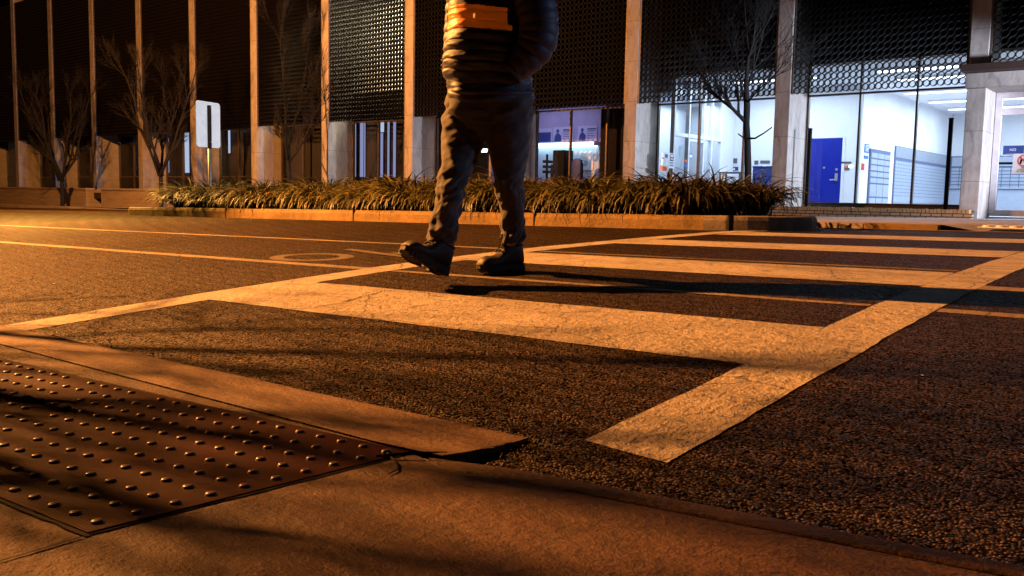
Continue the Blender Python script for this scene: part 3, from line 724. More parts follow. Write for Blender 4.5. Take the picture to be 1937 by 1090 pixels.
# things on the white wall of bay 8
def wallcard(name, a, b, Y, m, label, cat='sign', group=None):
    p, r = atY(*a, Y-.02), atY(*b, Y-.02); q = MB(); q.box((p.x, Y-.02, min(p.z, r.z)), (r.x, Y-.005, max(p.z, r.z))); return tag(q.build(name, m, org=Vector((p.x, Y-.02, min(p.z, r.z)))), label, cat, group), p, r
wallcard('wall_vent', (1377, 300), (1394, 309), YA, M['grey'], 'small dark grey plate on the lobby wall left of the tree trunk', 'plate')
o_, p, r = wallcard('counter_sign', (1373, 316), (1396, 323), YA, M['navy'], 'navy sign with a white bar below the grey plate')
q = MB(); q.box((p.x+.1, YA-.026, r.z+.02), (r.x-.1, YA-.02, p.z-.04)); q.build('lettering', M['white'], o_)
wallcard('wall_sign', (1427, 304), (1434, 311), YA, M['grey'], 'small grey triangle sign on the lobby wall right of the trunk')
o_, p, r = wallcard('wall_sign', (1438, 304), (1456, 309), YA, M['grey'], 'dark name strip on the lobby wall right of the trunk')
# two lobby bins
for (a, b, lab) in (((1424, 317), (1441, 330), 'navy lobby bin nearest the tree trunk'), ((1449, 317), (1461, 330), 'navy lobby bin beside the brown column')):
    p, r = atY(*a, 24.6), atY(*b, 24.6); q = MB(); q.box((p.x, 24.6, ZF), (r.x, 24.95, p.z)); q.box((p.x-.015, 24.585, p.z), (r.x+.015, 24.965, p.z+.04)); tag(q.build('waste_bin', M['navy'], bevel=.01, org=Vector((p.x, 24.7, ZF))), lab, 'bin')
p = atY(1385, 327, 24.6); q = MB(); q.box((p.x-.35, 24.4, p.z-.02), (p.x+.35, 24.9, p.z+.02))
tb = empty('side_table', (p.x, 24.65, ZF), 'low dark table under the navy counter sign', 'table')
q.build('table_top', M['grey'], tb)
for dx in (-.31, .31):
    for dy in (-.2, .2): q = MB(); q.box((p.x+dx-.02, 24.65+dy-.02, ZF), (p.x+dx+.02, 24.65+dy+.02, p.z-.02)); q.build('leg', M['grey'], tb)
# post office boxes along the side wall and the back wall
def boxes_x(name, X, y0, y1, z0, z1, ny, rowsz, label, frame=.03, cellM='pobox', frM='poframe', louvre=0.):
    e = empty(name, (X, (y0+y1)/2, z0), label, 'mailboxes')
    q = MB(); q.box((X, y0, z0), (X+.04, y1, z1)); q.build('box_frame', M[frM], e)
    c = MB(); zt = z1-frame
    if louvre:
        for k in range(4): ya = y0+frame+(y1-y0-frame)/4*k; c.box((X+.04, ya, zt-louvre), (X+.052, ya+(y1-y0-frame)/4-frame, zt))
        zt -= louvre+.09
    tot = sum(rowsz); hz = (zt-z0-frame)/tot; z = z0+frame
    for h in rowsz:
        for k in range(ny):
            ya = y0+frame+(y1-y0-frame)/ny*k; yb = ya+(y1-y0-frame)/ny-frame*.6
            c.box((X+.04, ya, z), (X+.055, yb, z+h*hz-frame*.6)); c.box((X+.055, ya+(yb-ya)*.42, z+h*hz*.35), (X+.06, ya+(yb-ya)*.58, z+h*hz*.35+.04), 1)
        z += h*hz
    c.build('box_door', [M[cellM], M['steel']], e)
    if louvre:
        q = MB()
        for k in range(4):
            ya = y0+frame+(y1-y0-frame)/4*k
            for s in range(8): zz_ = z1-frame-louvre+.02+louvre*s/8.; q.box((X+.052, ya+.03, zz_), (X+.06, ya+(y1-y0-frame)/4-frame-.03, zz_+.018))
        q.build('louvre', M['steel'], e)
boxes_x('parcel_lockers', XP+.002, 26.7, 28.6, ZF, 2.15, 3, [2.2, 2.2, 1, 1, 1, 1, 1], 'narrow parcel locker bank with dark frame nearest the blue door', .07)
boxes_x('mailbox_bank', XP+.002, 29.1, 35.4, ZF, 2.37, 22, [2.2, 1.6]+[.8]*10, 'long pale wall of small post boxes with louvred top, right of the lockers', .02, louvre=.33)
e = empty('mailbox_bank', (-7, YB, ZF), 'short bank of post boxes on the back wall by the right column', 'mailboxes')
p, r = atY(1799, 296, YB-.05), atY(1850, 340, YB-.05)
q = MB(); q.box((p.x, YB-.05, ZF+.75), (p.x+4.5, YB-.002, p.z)); q.build('box_frame', M['poframe'], e)
q = MB(); nz_ = 7
for a in range(16):
    for b_ in range(nz_): q.box((p.x+.05+.277*a, YB-.065, ZF+.8+(p.z-.4-ZF-.8)/nz_*b_), (p.x+.05+.277*a+.25, YB-.05, ZF+.8+(p.z-.4-ZF-.8)/nz_*(b_+1)-.03))
for a in range(4): q.box((p.x+.05+1.11*a, YB-.065, p.z-.36), (p.x+.05+1.11*a+1.05, YB-.05, p.z-.04))
q.build('box_door', M['pobox'], e)
# counter shelf below it
q = MB(); q.box((p.x-.3, YB-.6, 1.2), (p.x+3, YB-.1, 1.25)); q.box((p.x-.1, YB-.5, ZF), (p.x+2.8, YB-.12, 1.18)); tag(q.build('writing_counter', M['pobox'], org=Vector((p.x, YB-.3, ZF))), 'pale writing counter under the back-wall post boxes', 'counter')
# blue notices, card reader, red notice
def xcard(name, a, b, X, m, label, cat='sign'):
    p, r = atX(*a, X), atX(*b, X); q = MB(); q.box((X, min(p.y, r.y), min(p.z, r.z)), (X+.015, max(p.y, r.y), max(p.z, r.z))); return tag(q.build(name, m, org=Vector((X, p.y, min(p.z, r.z)))), label, cat)
def lines(o_, X, y0, y1, z0, z1, n, m):
    q = MB()
    for k in range(n): zz_ = z0+(z1-z0)*(k+.5)/n; q.box((X, y0, zz_), (X+.003, y1-(.1*(k % 2))*(y1-y0), zz_+(z1-z0)/n*.4))
    q.build('print', m, o_)
o_ = xcard('wall_notice', (1635.5, 272), (1643, 290), XP+.001, M['midblue'], 'upper tall blue notice on the white wall right of the blue door')
p, r = atX(1636.5, 274, XP), atX(1642, 288, XP); lines(o_, XP+.016, p.y, r.y, r.z, p.z, 5, M['white'])
xcard('wall_notice', (1634, 294), (1641, 301), XP+.001, M['midblue'], 'lower square blue notice on the white wall right of the blue door')
xcard('wall_notice', (1629.5, 309), (1634, 322), XP+.001, M['red'], 'small red notice below the blue notices')
wallcard('wall_sign', (1591, 306), (1610, 309.5), YA, M['grey'], 'grey name strip on the wall beside the blue door')
o_, p, r = wallcard('card_reader', (1598, 313.5), (1606, 322), YA, M['grey'], 'small dark keypad with red and white lights beside the blue door', 'keypad')
q = MB(); q.box((p.x+.02, YA-.03, p.z-.05), (p.x+.07, YA-.02, p.z-.01)); q.build('red_light', emis('red_led', (1, .05, .02), 3), o_)
q = MB(); q.box((r.x-.01, YA-.03, p.z-.05), (r.x+.09, YA-.02, p.z-.0)); q.build('white_light', emis('white_led', (.85, .95, 1), 6), o_)

# bay 7 office ------------------------------------------------------------
x7 = colx(7)+CWD; xr7 = colx(8)
YO = 24.5
q = MB(); q.box((x7-1.9, YO, ZF), (xr7-1.2, YO+.1, 3.7)); q.box((x7-2, YW+.12, ZF), (x7-1.9, YO+.1, 3.7)); q.box((x7-1.9, YW+.1, 3.7), (xr7, YO+.1, 3.78)); part('office_wall', q, M['lav'])
# bright work-light shelf and the lit strip of wall under it
q = MB(); q.box((-19.0, YO-.28, 2.27), (-16.2, YO-.02, 2.40)); sh7 = part('light_shelf', q, M['framewhite'])
q = MB(); q.box((-18.95, YO-.26, 2.245), (-16.25, YO-.04, 2.268)); q.box((-18.95, YO-.285, 2.29), (-16.25, YO-.281, 2.38)); q.build('tube', emis('work_light', (.7, .88, 1), 4.5), sh7)
q = MB(); q.box((-19.0, YO-.012, ZF), (-16.2, YO-.004, 2.27)); part('wall_panel', q, simple('pale_blue_panel', (.55, .72, .85), (.5, .67, .8), 2, .6))
def poster(x0, x1, z0, z1, fig, lab, img):
    q = MB(); q.box((x0, YO-.02, z0), (x1, YO-.006, z1)); o_ = tag(q.build('poster', M['posterbg'], org=Vector((x0, YO, z0))), lab, 'poster')
    w = x1-x0; h = z1-z0; y = YO-.022
    q = MB()
    if img == 'box': q.box((x0+.04, y-.002, z0+.03), (x1-.04, y, z0+h*.72))
    else:
        cxx = x0+w*.24
        q.add([(cxx-w*.17, y, z0+.03), (cxx+w*.2, y, z0+.03), (cxx+w*.17, y, z0+h*.42), (cxx+w*.05, y, z0+h*.60), (cxx-w*.05, y, z0+h*.60), (cxx-w*.14, y, z0+h*.42)], [(0, 1, 2, 3, 4, 5)])
        q.add([(cxx+w*.075*math.cos(2*math.pi*k/14), y-.001, z0+h*.74+h*.13*math.sin(2*math.pi*k/14)) for k in range(14)], [tuple(range(14))])
    q.build('picture', M['navy'], o_)
    if img != 'box':
        q = MB()
        for k, (hh, ln_) in enumerate(((.09, .46), (.045, .40), (.03, .34), (.03, .38), (.03, .28))):
            zz_ = z1-h*.16-k*h*.155; q.box((x0+w*.5, y-.002, zz_-h*hh), (x0+w*(.5+ln_), y, zz_))
        q.build('print', M['navyink'], o_)
M['posterbg'] = simple('pale_lavender_poster', (.44, .42, .60), (.40, .38, .56), 3, .6); M['navyink'] = simple('dark_violet_ink', (.07, .06, .16), None, 5, .6)
poster(-18.75, -18.10, 2.42, 2.90, 0, 'left office poster with a dark picture above the light shelf', 'box')
poster(-18.06, -17.22, 2.42, 2.92, 1, 'office poster with a dark figure, left of the window mullion', 'fig')
poster(-17.05, -16.30, 2.42, 2.92, 2, 'office poster with a dark figure, right of the window mullion', 'fig')
# equipment silhouettes: tall cabinet, chair, paper trays
cabp = atF(1063, 306, 25); q = MB()
p0, p1 = atY(1050, 285, 23.8), atY(1074, 329, 23.8)
q.box((p0.x+.05, 23.6, ZF), (p1.x, 24.1, p0.z)); q.box((p0.x-.05, 23.62, ZF), (p0.x+.05, 24.08, p0.z-.45)); tag(q.build('copier', M['black'], bevel=.03, org=Vector((p0.x, 23.8, ZF))), 'black copier cabinet standing left of the window mullion', 'copier')
ch = empty('office_chair', (atY(1090, 310, 23.7).x, 23.7, ZF), 'dark blue office chair behind the hedge, right of the mullion', 'chair')
cxx = ch.location.x; zt = atY(1090, 300, 23.7).z
q = MB(); q.loft([[(cxx+.24*w*math.cos(2*math.pi*k/12), 23.75+.05*math.sin(2*math.pi*k/12), z) for k in range(12)] for z, w in ((1.0, .8), (1.1, 1), (zt-.2, 1), (zt-.05, .8), (zt, .4))]); q.build('backrest', M['navy'], ch, smooth=True)
q = MB(); q.box((cxx-.25, 23.3, .78), (cxx+.25, 23.8, .86)); q.build('seat', M['navy'], ch, bevel=.03)
q = MB(); q.tube([(cxx, 23.55, ZF+.06), (cxx, 23.55, .78)], .03, 8); q.tube([(cxx, 23.75, .8), (cxx, 23.8, 1.05)], .02, 6)
for k in range(5): q.tube([(cxx, 23.55, ZF+.06), (cxx+.3*math.cos(k*1.257), 23.55+.3*math.sin(k*1.257), ZF+.04)], .018, 6)
q.build('base', M['black'], ch)
tr_ = empty('paper_trays', (atY(1034, 310, 23.9).x, 23.9, ZF), 'stack of black paper trays on a stand at the far left of the office', 'trays')
txx = tr_.location.x; q = MB()
for k in range(3):
    z_ = atY(1034, 303.5+9.7*k, 23.9).z; q.box((txx-.09, 23.8, z_-.085), (txx+.1, 24.1, z_))
q.build('tray', M['black'], tr_); q = MB(); q.box((txx-.07, 23.95, ZF), (txx-.05, 24.05, 2.)); q.build('stand', M['black'], tr_)
# instruction sheet on the lit panel
o_, p, r = wallcard('wall_sheet', (1096, 288), (1122, 322), YO-.01, M['white'], 'white instruction sheet with small print on the bright panel', 'sheet')
q = MB()
for k in range(4): q.box((p.x+.05, YO-.034, p.z-.06-.07*k), (p.x+.28, YO-.03, p.z-.04-.07*k))
q.tube([(p.x+.26, YO-.034, r.z+.22), (p.x+.26, YO-.03, r.z+.22)], .09, 12); q.build('print', M['teal'], o_)
# dark curtain right of the office window, with one lit gap
def blinds(name, x0, x1, y, z0, z1, n, m, skip=(), tilt=.5, lab=''):
    q = MB(); w = (x1-x0)/n
    for k in range(n):
        if k in skip: continue
        xa_ = x0+w*k; q.add([(xa_, y+.0, z0), (xa_+w*.98, y+w*tilt, z0), (xa_+w*.98, y+w*tilt, z1), (xa_, y, z1)], [(0, 1, 2, 3)])
    return part(name, q, m)
M['blind'] = simple('dark_blind_fabric', (.02, .016, .022), (.013, .01, .014), 7, .8)
M['glow'] = emis('lit_room_gap', (.55, .62, 1), .55)
blinds('vertical_blind', -14.72, xr7, YW+.25, .5, 3.2, 12, M['blind'], skip=(6,), tilt=.35)
q = MB(); q.box((-14.72, YW+.5, .5), (xr7-.05, YW+.52, 3.3)); part('lit_backing', q, simple('dim_lilac_wall', (.4, .36, .6), None, 2, .8))
# bay 6: between the legs a lit lamp, otherwise dim room
for i in range(-3, 7):
    x0 = colx(i)+CWD
q = MB()
q.box((colx(-3), YW+3.0, -.4), (colx(7), YW+3.1, 3.7)); part('dim_wall', q, simple('dim_brown_wall', (.05, .04, .035), None, 1.5, .8))
p = atY(918, 283, YW+2.5)
q = MB(); q.box((p.x-.14, YW+2.45, p.z-.02), (p.x+.14, YW+2.6, p.z+.03)); lf = part('wall_lamp', q, M['framewhite'])
q = MB()
for dx in (-.1, 0, .1): q.box((p.x+dx-.03, YW+2.43, p.z-.1), (p.x+dx+.03, YW+2.449, p.z+.02))
q.build('bulb', emis('lamp_bulbs', (.8, .88, 1), 6), lf)
p = atY(589, 289, YW+2.5); q = MB(); q.box((p.x-.025, YW+2.48, p.z-.025), (p.x+.025, YW+2.6, p.z+.025)); part('indicator_light', q, emis('amber_led', (1, .75, .4), 5))
# bay 5: vertical blinds with narrow lit slits
x0 = colx(5)+CWD
def slit(pxa, pxb, pya, pyb, Y, m):
    a = atY(pxa, pya, Y); b_ = atY(pxb, pyb, Y); q = MB(); q.box((a.x, Y, b_.z), (b_.x, Y+.01, a.z)); return q
M['slit'] = emis('lit_slit', (.5, .55, .95), .5); M['slit2'] = emis('lit_slit_white', (.62, .74, 1), .75)
blinds('vertical_blind', x0+.05, x0+W_-.05, YW+.35, .4, 3.2, 26, M['blind'], tilt=.6)
for (a, b_, t, m) in ((681, 687, 233, 'slit'), (689, 690.5, 233, 'slit'), (718, 724, 252, 'slit'), (718, 726, 232, 'slit2'), (733, 736, 231, 'slit'), (744, 748, 231, 'slit'), (672, 673, 234, 'slit')):
    part('blind_gap', slit(a, b_, t, 335 if m == 'slit' else 250, YW+.30, M[m]), M[m])
# lit gaps in the bays further left
for (a, b_, t, bt, m) in ((344, 358, 250, 327, 'slit2'), (431.5, 435.5, 247, 290, 'slit2'), (316.5, 320, 262, 327, 'slit'), (253, 256.5, 260, 325, 'slit'), (227, 229, 258, 322, 'slit')):
    part('curtain_gap', slit(a, b_, t, bt, YW+.30, M[m]), M[m])
for i in (1, 2, 3, 4):
    x0 = colx(i)+CWD; blinds('vertical_blind', x0+.05, x0+W_-.05, YW+.4, .3, 3.2, 20, M['blind'], tilt=.6)

# entrance at the far right ------------------------------------------------
x10 = colx(10)+CWD
q = MB(); q.box((colx(10)-.03, YF-.55, 3.28), (4.0, YF+.3, 3.42), 1); q.box((colx(10)-.0, YF-.18, 2.98), (4.0, YF+FD, 3.277), 0); part('canopy', q, [M['stone'], M['rust']], bevel=.008)
q = MB(); q.box((x10+.01, YF+.95, .335), (x10+.14, YF+1.08, 2.98)); q.box((x10+.14, YF+.95, 2.86), (4, YF+1.08, 2.98)); q.box((x10+.14, YF+.952, 2.50), (4, YF+1.078, 2.64)); q.box((x10+.14, YF+.952, .335), (4, YF+1.078, .47)); q.box((x10+1.45, YF+.955, .47), (x10+1.6, YF+1.07, 2.5))
ed = part('entrance_door', q, simple('grey_metal_frame', (.6, .56, .58), (.5, .46, .48), 6, .45), bevel=.006)
q = MB(); q.quad((x10+.14, YF+1.02, .47), (4, YF+1.02, .47), (4, YF+1.02, 2.9), (x10+.14, YF+1.02, 2.9)); q.build('pane', M['glass'], ed)
q = MB(); q.box((x10+.14, YF+1.0, 1.45), (x10+1.45, YF+1.05, 1.50)); q.build('push_bar', M['black'], ed)
# NO LOITERING sign inside the glass
YS = YF+1.012
p, r = atY(1898, 276, YS), atY(1921, 293, YS)
q = MB(); q.box((p.x, YS-.003, r.z), (p.x+.40, YS+.003, p.z)); o_ = tag(q.build('door_sign', M['navy'], org=Vector((p.x, YS, r.z))), 'navy sign with white capitals NO LOITERING on the entrance glass', 'sign')
text_mesh('NO', .08, M['white'], 'lettering', (p.x+.19, YS-.006, p.z-.115), (1, 0, 0), (0, 0, 1), o_); text_mesh('LOITERING', .07, M['white'], 'lettering', (p.x+.19, YS-.006, p.z-.225), (1, 0, 0), (0, 0, 1), o_)
p, r = atY(1917, 291, YS-.05), atY(1937, 329, YS-.05)
w_ = .42; q = MB(); q.box((p.x, YS-.055, r.z), (p.x+w_, YS-.045, p.z)); o_ = tag(q.build('door_sign', simple('cream_sign_face', (.62, .58, .55), (.56, .52, .5), 6, .6), org=Vector((p.x, YS-.05, r.z))), 'cream sign with red crossed-out pistol on the entrance door', 'sign')
q = MB(); cxx, czz, rr_ = p.x+w_*.5, p.z-.15, .125
for k in range(28):
    a0, a1 = 2*math.pi*k/28, 2*math.pi*(k+1)/28
    q.quad(*[(cxx+u*math.cos(a), YS-.058, czz+u*math.sin(a)) for u, a in ((rr_, a0), (rr_, a1), (rr_*.8, a1), (rr_*.8, a0))])
s_ = .0113; q.quad((cxx-.08-s_, YS-.0585, czz+.08-s_), (cxx-.08+s_, YS-.0585, czz+.08+s_), (cxx+.08+s_, YS-.0585, czz-.08+s_), (cxx+.08-s_, YS-.0585, czz-.08-s_)); q.build('prohibition_ring', M['red'], o_)
q = MB(); q.box((cxx-.07, YS-.0575, czz+.0), (cxx+.075, YS-.056, czz+.035)); q.add([(cxx-.07, YS-.0573, czz+.0), (cxx-.03, YS-.0573, czz+.0), (cxx-.045, YS-.0573, czz-.07), (cxx-.085, YS-.0573, czz-.07)], [(0, 1, 2, 3)]); q.build('pistol_symbol', M['black'], o_)
for s, sz, dz in (('NO', .05, .31), ('CONCEALED', .042, .355), ('OR WEAPONS', .042, .395)): text_mesh(s, sz, M['black'], 'lettering', (cxx, YS-.058, p.z-dz), (1, 0, 0), (0, 0, 1), o_)

# brick planter and posts in front of bay 9
bx0, bx1, by0, bz0, bz1 = -8.9, -4.33, YF-.32, .2, .46
me = bpy.data.meshes.new('brick_planter')
bm_ = MB(); bm_.box((bx0, by0, bz0), (bx1, by0+.2, bz1-.085)); bm_.box((bx0, by0+.2, bz0), (bx0+.2, YF+.02, bz1-.085))
po = bm_.build('brick_planter', M['brick'], org=Vector((bx0, by0, bz0)))
uv = po.data.uv_layers.new(name='UVMap')
for pl in po.data.polygons:
    for li in pl.loop_indices:
        v = po.data.vertices[po.data.loops[li].vertex_index].co; uv.data[li].uv = (v.x+v.y, v.z-.03)
tag(po, 'low tan brick planter edge below the lit lobby window', 'planter')
q = MB(); n_ = int((bx1-bx0)/.078)
for k in range(n_):
    xk = bx0+.078*k; j = random.uniform(-.003, .003); q.box((xk+.006, by0-.01+j, bz1-.08), (xk+.072, by0+.2, bz1+j))
q.build('coping', simple('brick_face', (.34, .19, .075), (.22, .12, .05), 9, .8, 50, .5, .004), po)
q = MB(); q.box((bx0+.02, by0+.02, bz1-.084), (bx1, by0+.19, bz1-.078)); q.build('mortar', M['crack'], po)
q = MB()
n_ = 60
vs = [(bx0+.2+(bx1-bx0-.2)*i/n_, YF-.11+.1*1.2*j*10/1., .43+.035*mnoise.noise(Vector((i*.7, j*3, 0)))) for j in range(2) for i in range(n_+1)]
q.add(vs, [(i, i+1, n_+2+i, n_+1+i) for i in range(n_)]); q.build('soil', M['soil'], po)
for (a, b_, lab) in (((1535, 245), (1523, 388), 'slim black post in the planter in front of the blue door'), ((1801, 226), (1787, 394), 'slim black post in the planter near the right column')):
    p, r = atY(*a, YF+.3), atY(*b_, YF+.3); q = MB(); xx = (p.x+r.x)/2; q.box((xx-.04, YF+.26, .40), (xx+.04, YF+.34, p.z)); q.box((xx-.06, YF+.24, .40), (xx+.06, YF+.36, .47)); q.box((xx-.045, YF+.255, p.z), (xx+.045, YF+.345, p.z+.03))
    tag(q.build('post', M['black'], bevel=.008, org=Vector((xx, YF+.3, .4))), lab, 'post')

# low planter walls on the left
for (x0, x1, lab) in ((-60, -38.6, 'left pale stone planter wall below the leftmost dark windows'), (-37.3, -32.6, 'right pale stone planter wall ending beside the hedge')):
    q = MB(); zt = .64; q.box((x0, 18.7, -.75), (x1, 19.05, zt-.08)); q.box((x0-.03, 18.66, zt-.08), (x1+.03, 19.09, zt)); q.box((x1-.3, 19.05, -.75), (x1, YF+1, zt-.08))
    tag(q.build('planter_wall', M['wallstone'], bevel=.01, org=Vector((x0, 18.9, -.3))), lab, 'wall')
q = MB(); q.box((-60, 19.05, .2), (-32.9, YF+1, .45)); struct('planter_soil', q, M['soil'])

# ------------------------------------------------------------------ bare trees
def grow(mb, p, d, L, r, depth, rnd, spread, up=.15, minr=.0045, tw=None):
    segs = 5; pts = [p.copy()]; rad = [r]; cur = p.copy(); dd = d.copy(); kids = []
    for i in range(segs):
        dd = (dd+Vector((rnd.uniform(-1, 1), rnd.uniform(-1, 1), rnd.uniform(-.5, 1)))*.12+Vector((0, 0, up))*.25).normalized()
        cur = cur+dd*(L/segs); pts.append(cur.copy()); rr = r*(1-.5*(i+1)/segs); rad.append(max(rr, minr*.7))
        if i >= 1: kids.append((cur.copy(), dd.copy(), rr))
    mb.tube(pts, rad, 6 if r > .02 else 4, cap=False)
    if depth <= 0: return
    for (q, t, rr) in kids:
        n = 1 if rnd.random() < .75 else 2
        for _ in range(n):
            ax = t.cross(Vector((rnd.uniform(-1, 1), rnd.uniform(-1, 1), rnd.uniform(-1, 1)))).normalized()
            nd_ = (Matrix.Rotation(rnd.uniform(.35, 1.)*spread, 3, ax) @ t).normalized()
            grow(mb, q, nd_, L*rnd.uniform(.5, .78), max(rr*.62, minr), depth-1, rnd, spread, up, minr)
def bare_tree(name, loc, label, trunk, limbs, depth, seed, spread=.75, group=None, minr=.0045):
    e = empty(name, loc, label, 'tree', group); base_ = Vector(loc); rnd = random.Random(seed)
    q = MB(); q.tube([base_+Vector(p) for p, r in trunk], [r for p, r in trunk], 10, cap=False)
    q.build('trunk', M['bark'], e, smooth=True)
    q = MB()
    for (pts, L) in limbs:
        P = [base_+Vector(p) for p, r in pts]; q.tube(P, [r for p, r in pts], 7, cap=True)
        if L:
            for i in range(1, len(P)):
                t = (P[i]-P[i-1]).normalized(); r = pts[i][1]
                for _ in range(2 if i < len(P)-1 else 3):
                    ax = t.cross(Vector((rnd.uniform(-1, 1), rnd.uniform(-1, 1), rnd.uniform(-1, 1)))).normalized()
                    grow(q, P[i], (Matrix.Rotation(rnd.uniform(.15, .9)*spread, 3, ax) @ t).normalized(), L*rnd.uniform(.7, 1.1), r*.75, depth, rnd, spread, minr=minr)
    q.build('crown', M['bark'], e, smooth=True)
    return e
# tree in front of the lobby
tY = 19.3; tb_ = atY(1415, 345, tY); T0 = Vector((tb_.x, tY, .28))
rel = lambda px, py, dy=0: tuple(atY(px, py, tY+dy)-T0)
bare_tree('bare_tree', T0, 'slim leafless tree with a stub branch in front of the lit lobby', [((0, 0, -.05), .09), (rel(1415, 320), .082), (rel(1414, 270), .074), (rel(1412, 235), .072), (rel(1413, 200), .075), (rel(1411, 150), .055)],
    [([(rel(1413, 262), .03), (rel(1428, 262, -.1), .022), (rel(1445, 252, -.15), .017), (rel(1460, 241, -.2), .016)], 0), ([(rel(1414, 262), .025), (rel(1405, 260), .016), (rel(1396, 253), .015)], 0),
     ([(rel(1412, 232), .055), (rel(1398, 218, -.1), .045), (rel(1385, 205, -.2), .038), (rel(1365, 190, -.3), .030), (rel(1345, 170, -.4), .022)], .75), ([(rel(1413, 215), .03), (rel(1408, 190, .2), .022), (rel(1400, 150, .4), .018), (rel(1385, 100, .5), .014)], .9),
     ([(rel(1411, 155), .05), (rel(1415, 110), .036), (rel(1412, 60), .024), (rel(1408, 10), .018), (rel(1404, -50), .012)], 1.0), ([(rel(1412, 170), .035), (rel(1425, 130, .2), .024), (rel(1440, 80, .3), .018), (rel(1450, 20, .4), .014)], .95),
     ([(rel(1413, 195), .026), (rel(1430, 175, -.3), .02), (rel(1450, 155, -.5), .014), (rel(1475, 140, -.6), .01)], .8)], 2, 5, .8)
def vase(loc, n, h, seed, label, low=.9, r=.06, tr=.09, wide=1.):
    rnd = random.Random(seed); limbs = []
    for k in range(n):
        a = 2*math.pi*k/n+rnd.uniform(-.4, .4); sp = rnd.uniform(.25, .5)*wide; pts = []
        for i in range(5):
            t = i/4; rad = sp*h*.55*t**.8; pts.append(((rad*math.cos(a)+rnd.uniform(-.08, .08), rad*math.sin(a)+rnd.uniform(-.08, .08), low+(h-low)*t*.75), r*(1-.72*t)))
        limbs.append((pts, h*.13 if wide < 1.5 else h*.2))
    bare_tree('bare_tree', loc, label, [((0, 0, -.1), tr), ((.02, 0, low*.5), tr*.9), ((0, 0, low), tr*.8)], limbs, 2, seed, .7, minr=.0042)
p = atY(118, 386, 17.6); vase((p.x, 17.6, .28+SU*p.x), 7, 5.6, 11, 'multi-stemmed leafless tree between the two planter walls', 1.1)
p = atY(305, 386, 17.4); vase((p.x, 17.4, .28+SU*p.x), 6, 5.8, 23, 'leafless tree beside the right end of the planter wall', 1.2, .055)
p = atY(547, 340, 19.0); q0 = Vector((p.x, 19., .2+SU*p.x))
rel3 = lambda px, py, dy=0: tuple(atY(px, py, 19+dy)-q0)
bare_tree('bare_tree', q0, 'thin forked leafless sapling behind the hedge, right of the sign', [((0, 0, -.2), .075), (rel3(547, 335), .07), (rel3(545, 305), .06)],
    [([(rel3(545, 305), .05), (rel3(540, 270), .04), (rel3(541, 220), .032), (rel3(536, 150), .024), (rel3(530, 80), .015)], 1.1), ([(rel3(546, 308), .04), (rel3(560, 290), .032), (rel3(575, 265), .026), (rel3(592, 225), .018)], 1.), ([(rel3(545, 280), .03), (rel3(556, 240), .024), (rel3(570, 190), .018), (rel3(580, 120), .012)], 1.)], 2, 31, .6, minr=.006)
# the street tree on the near pavement, just left of the view, whose branches throw shadows over the foreground
vase((-7.3, .1, 0), 11, 4.9, 47, 'leafless street tree on the near pavement left of the tactile panel', 1.1, .030, .09, 1.7)

# ------------------------------------------------------------------ the person
def cloth(name, c1, c2, sc, rough=.8, bsc=180, bst=.25):
    return simple(name, c1, c2, sc, rough, bsc, bst, .002)
M['jacket'] = cloth('dark_quilted_nylon', (.021, .025, .055), (.012, .015, .034), 9, .58, 60, .3)
M['jorange'] = cloth('glowing_orange_nylon', (.95, .33, .02), (.88, .29, .016), 9, .45, 60, .3)
M['trouser'] = cloth('grey_brown_trouser_cloth', (.052, .05, .055), (.028, .027, .03), 12, .85, 300, .4)
M['boot'] = cloth('dark_boot_leather', (.012, .009, .0075), (.006, .005, .004), 30, .6, 70, .9)
M['sole'] = cloth('black_rubber', (.010, .009, .008), None, 20, .7)
for _m, _c in (('trouser', (.8, .8, .9)), ('jacket', (.6, .7, 1.))):
    _b = M[_m].node_tree.nodes['Principled BSDF']; _b.inputs['Sheen Weight'].default_value = .2 if _m == 'trouser' else .05; _b.inputs['Sheen Roughness'].default_value = .35; _b.inputs['Sheen Tint'].default_value = (*_c, 1)
M['skin'] = simple('skin', (.45, .27, .19), (.4, .23, .16), 8, .5); M['hair'] = simple('dark_hair', (.03, .02, .014), None, 40, .6)
ppl = empty('person', (-2.95, 3.45, G(-2.95, 3.45)), 'person mid-stride on the crosswalk in quilted jacket with orange chest band', 'person')
NS = 56
def ringat(y, xl, xr, fwd, bd, tilt=0., pw=2.3):
    c = atF((xl+xr)/2, y, fwd); a = (xr-xl)/2*fwd/F; pts = []
    for k in range(NS):
        t = 2*math.pi*k/NS; cx_, sx_ = math.cos(t), math.sin(t)
        u = math.copysign(abs(cx_)**(2/pw), cx_)*a; w = math.copysign(abs(sx_)**(2/pw), sx_)*bd
        pts.append(Vector((c.x+CR[0]*u+CF[0]*w, c.y+CR[1]*u+CF[1]*w, c.z+tilt*u)))
    return pts, c
def interp_rows(rows, step):
    rows = sorted(rows); ysr = [r[0] for r in rows]; out = []
    y = ysr[0]
    while y <= ysr[-1]+1e-6:
        out.append([y]+[float(np.interp(y, ysr, [r[k] for r in rows])) for k in range(1, len(rows[0]))]); y += step
    return out
def sm(rows, k=1):
    for _ in range(k):
        r2 = [rows[0]]
        for a, b, c in zip(rows, rows[1:], rows[2:]): r2.append([b[0]]+[(a[i]+2*b[i]+c[i])/4 for i in range(1, len(b))])
        r2.append(rows[-1]); rows = r2
    return rows
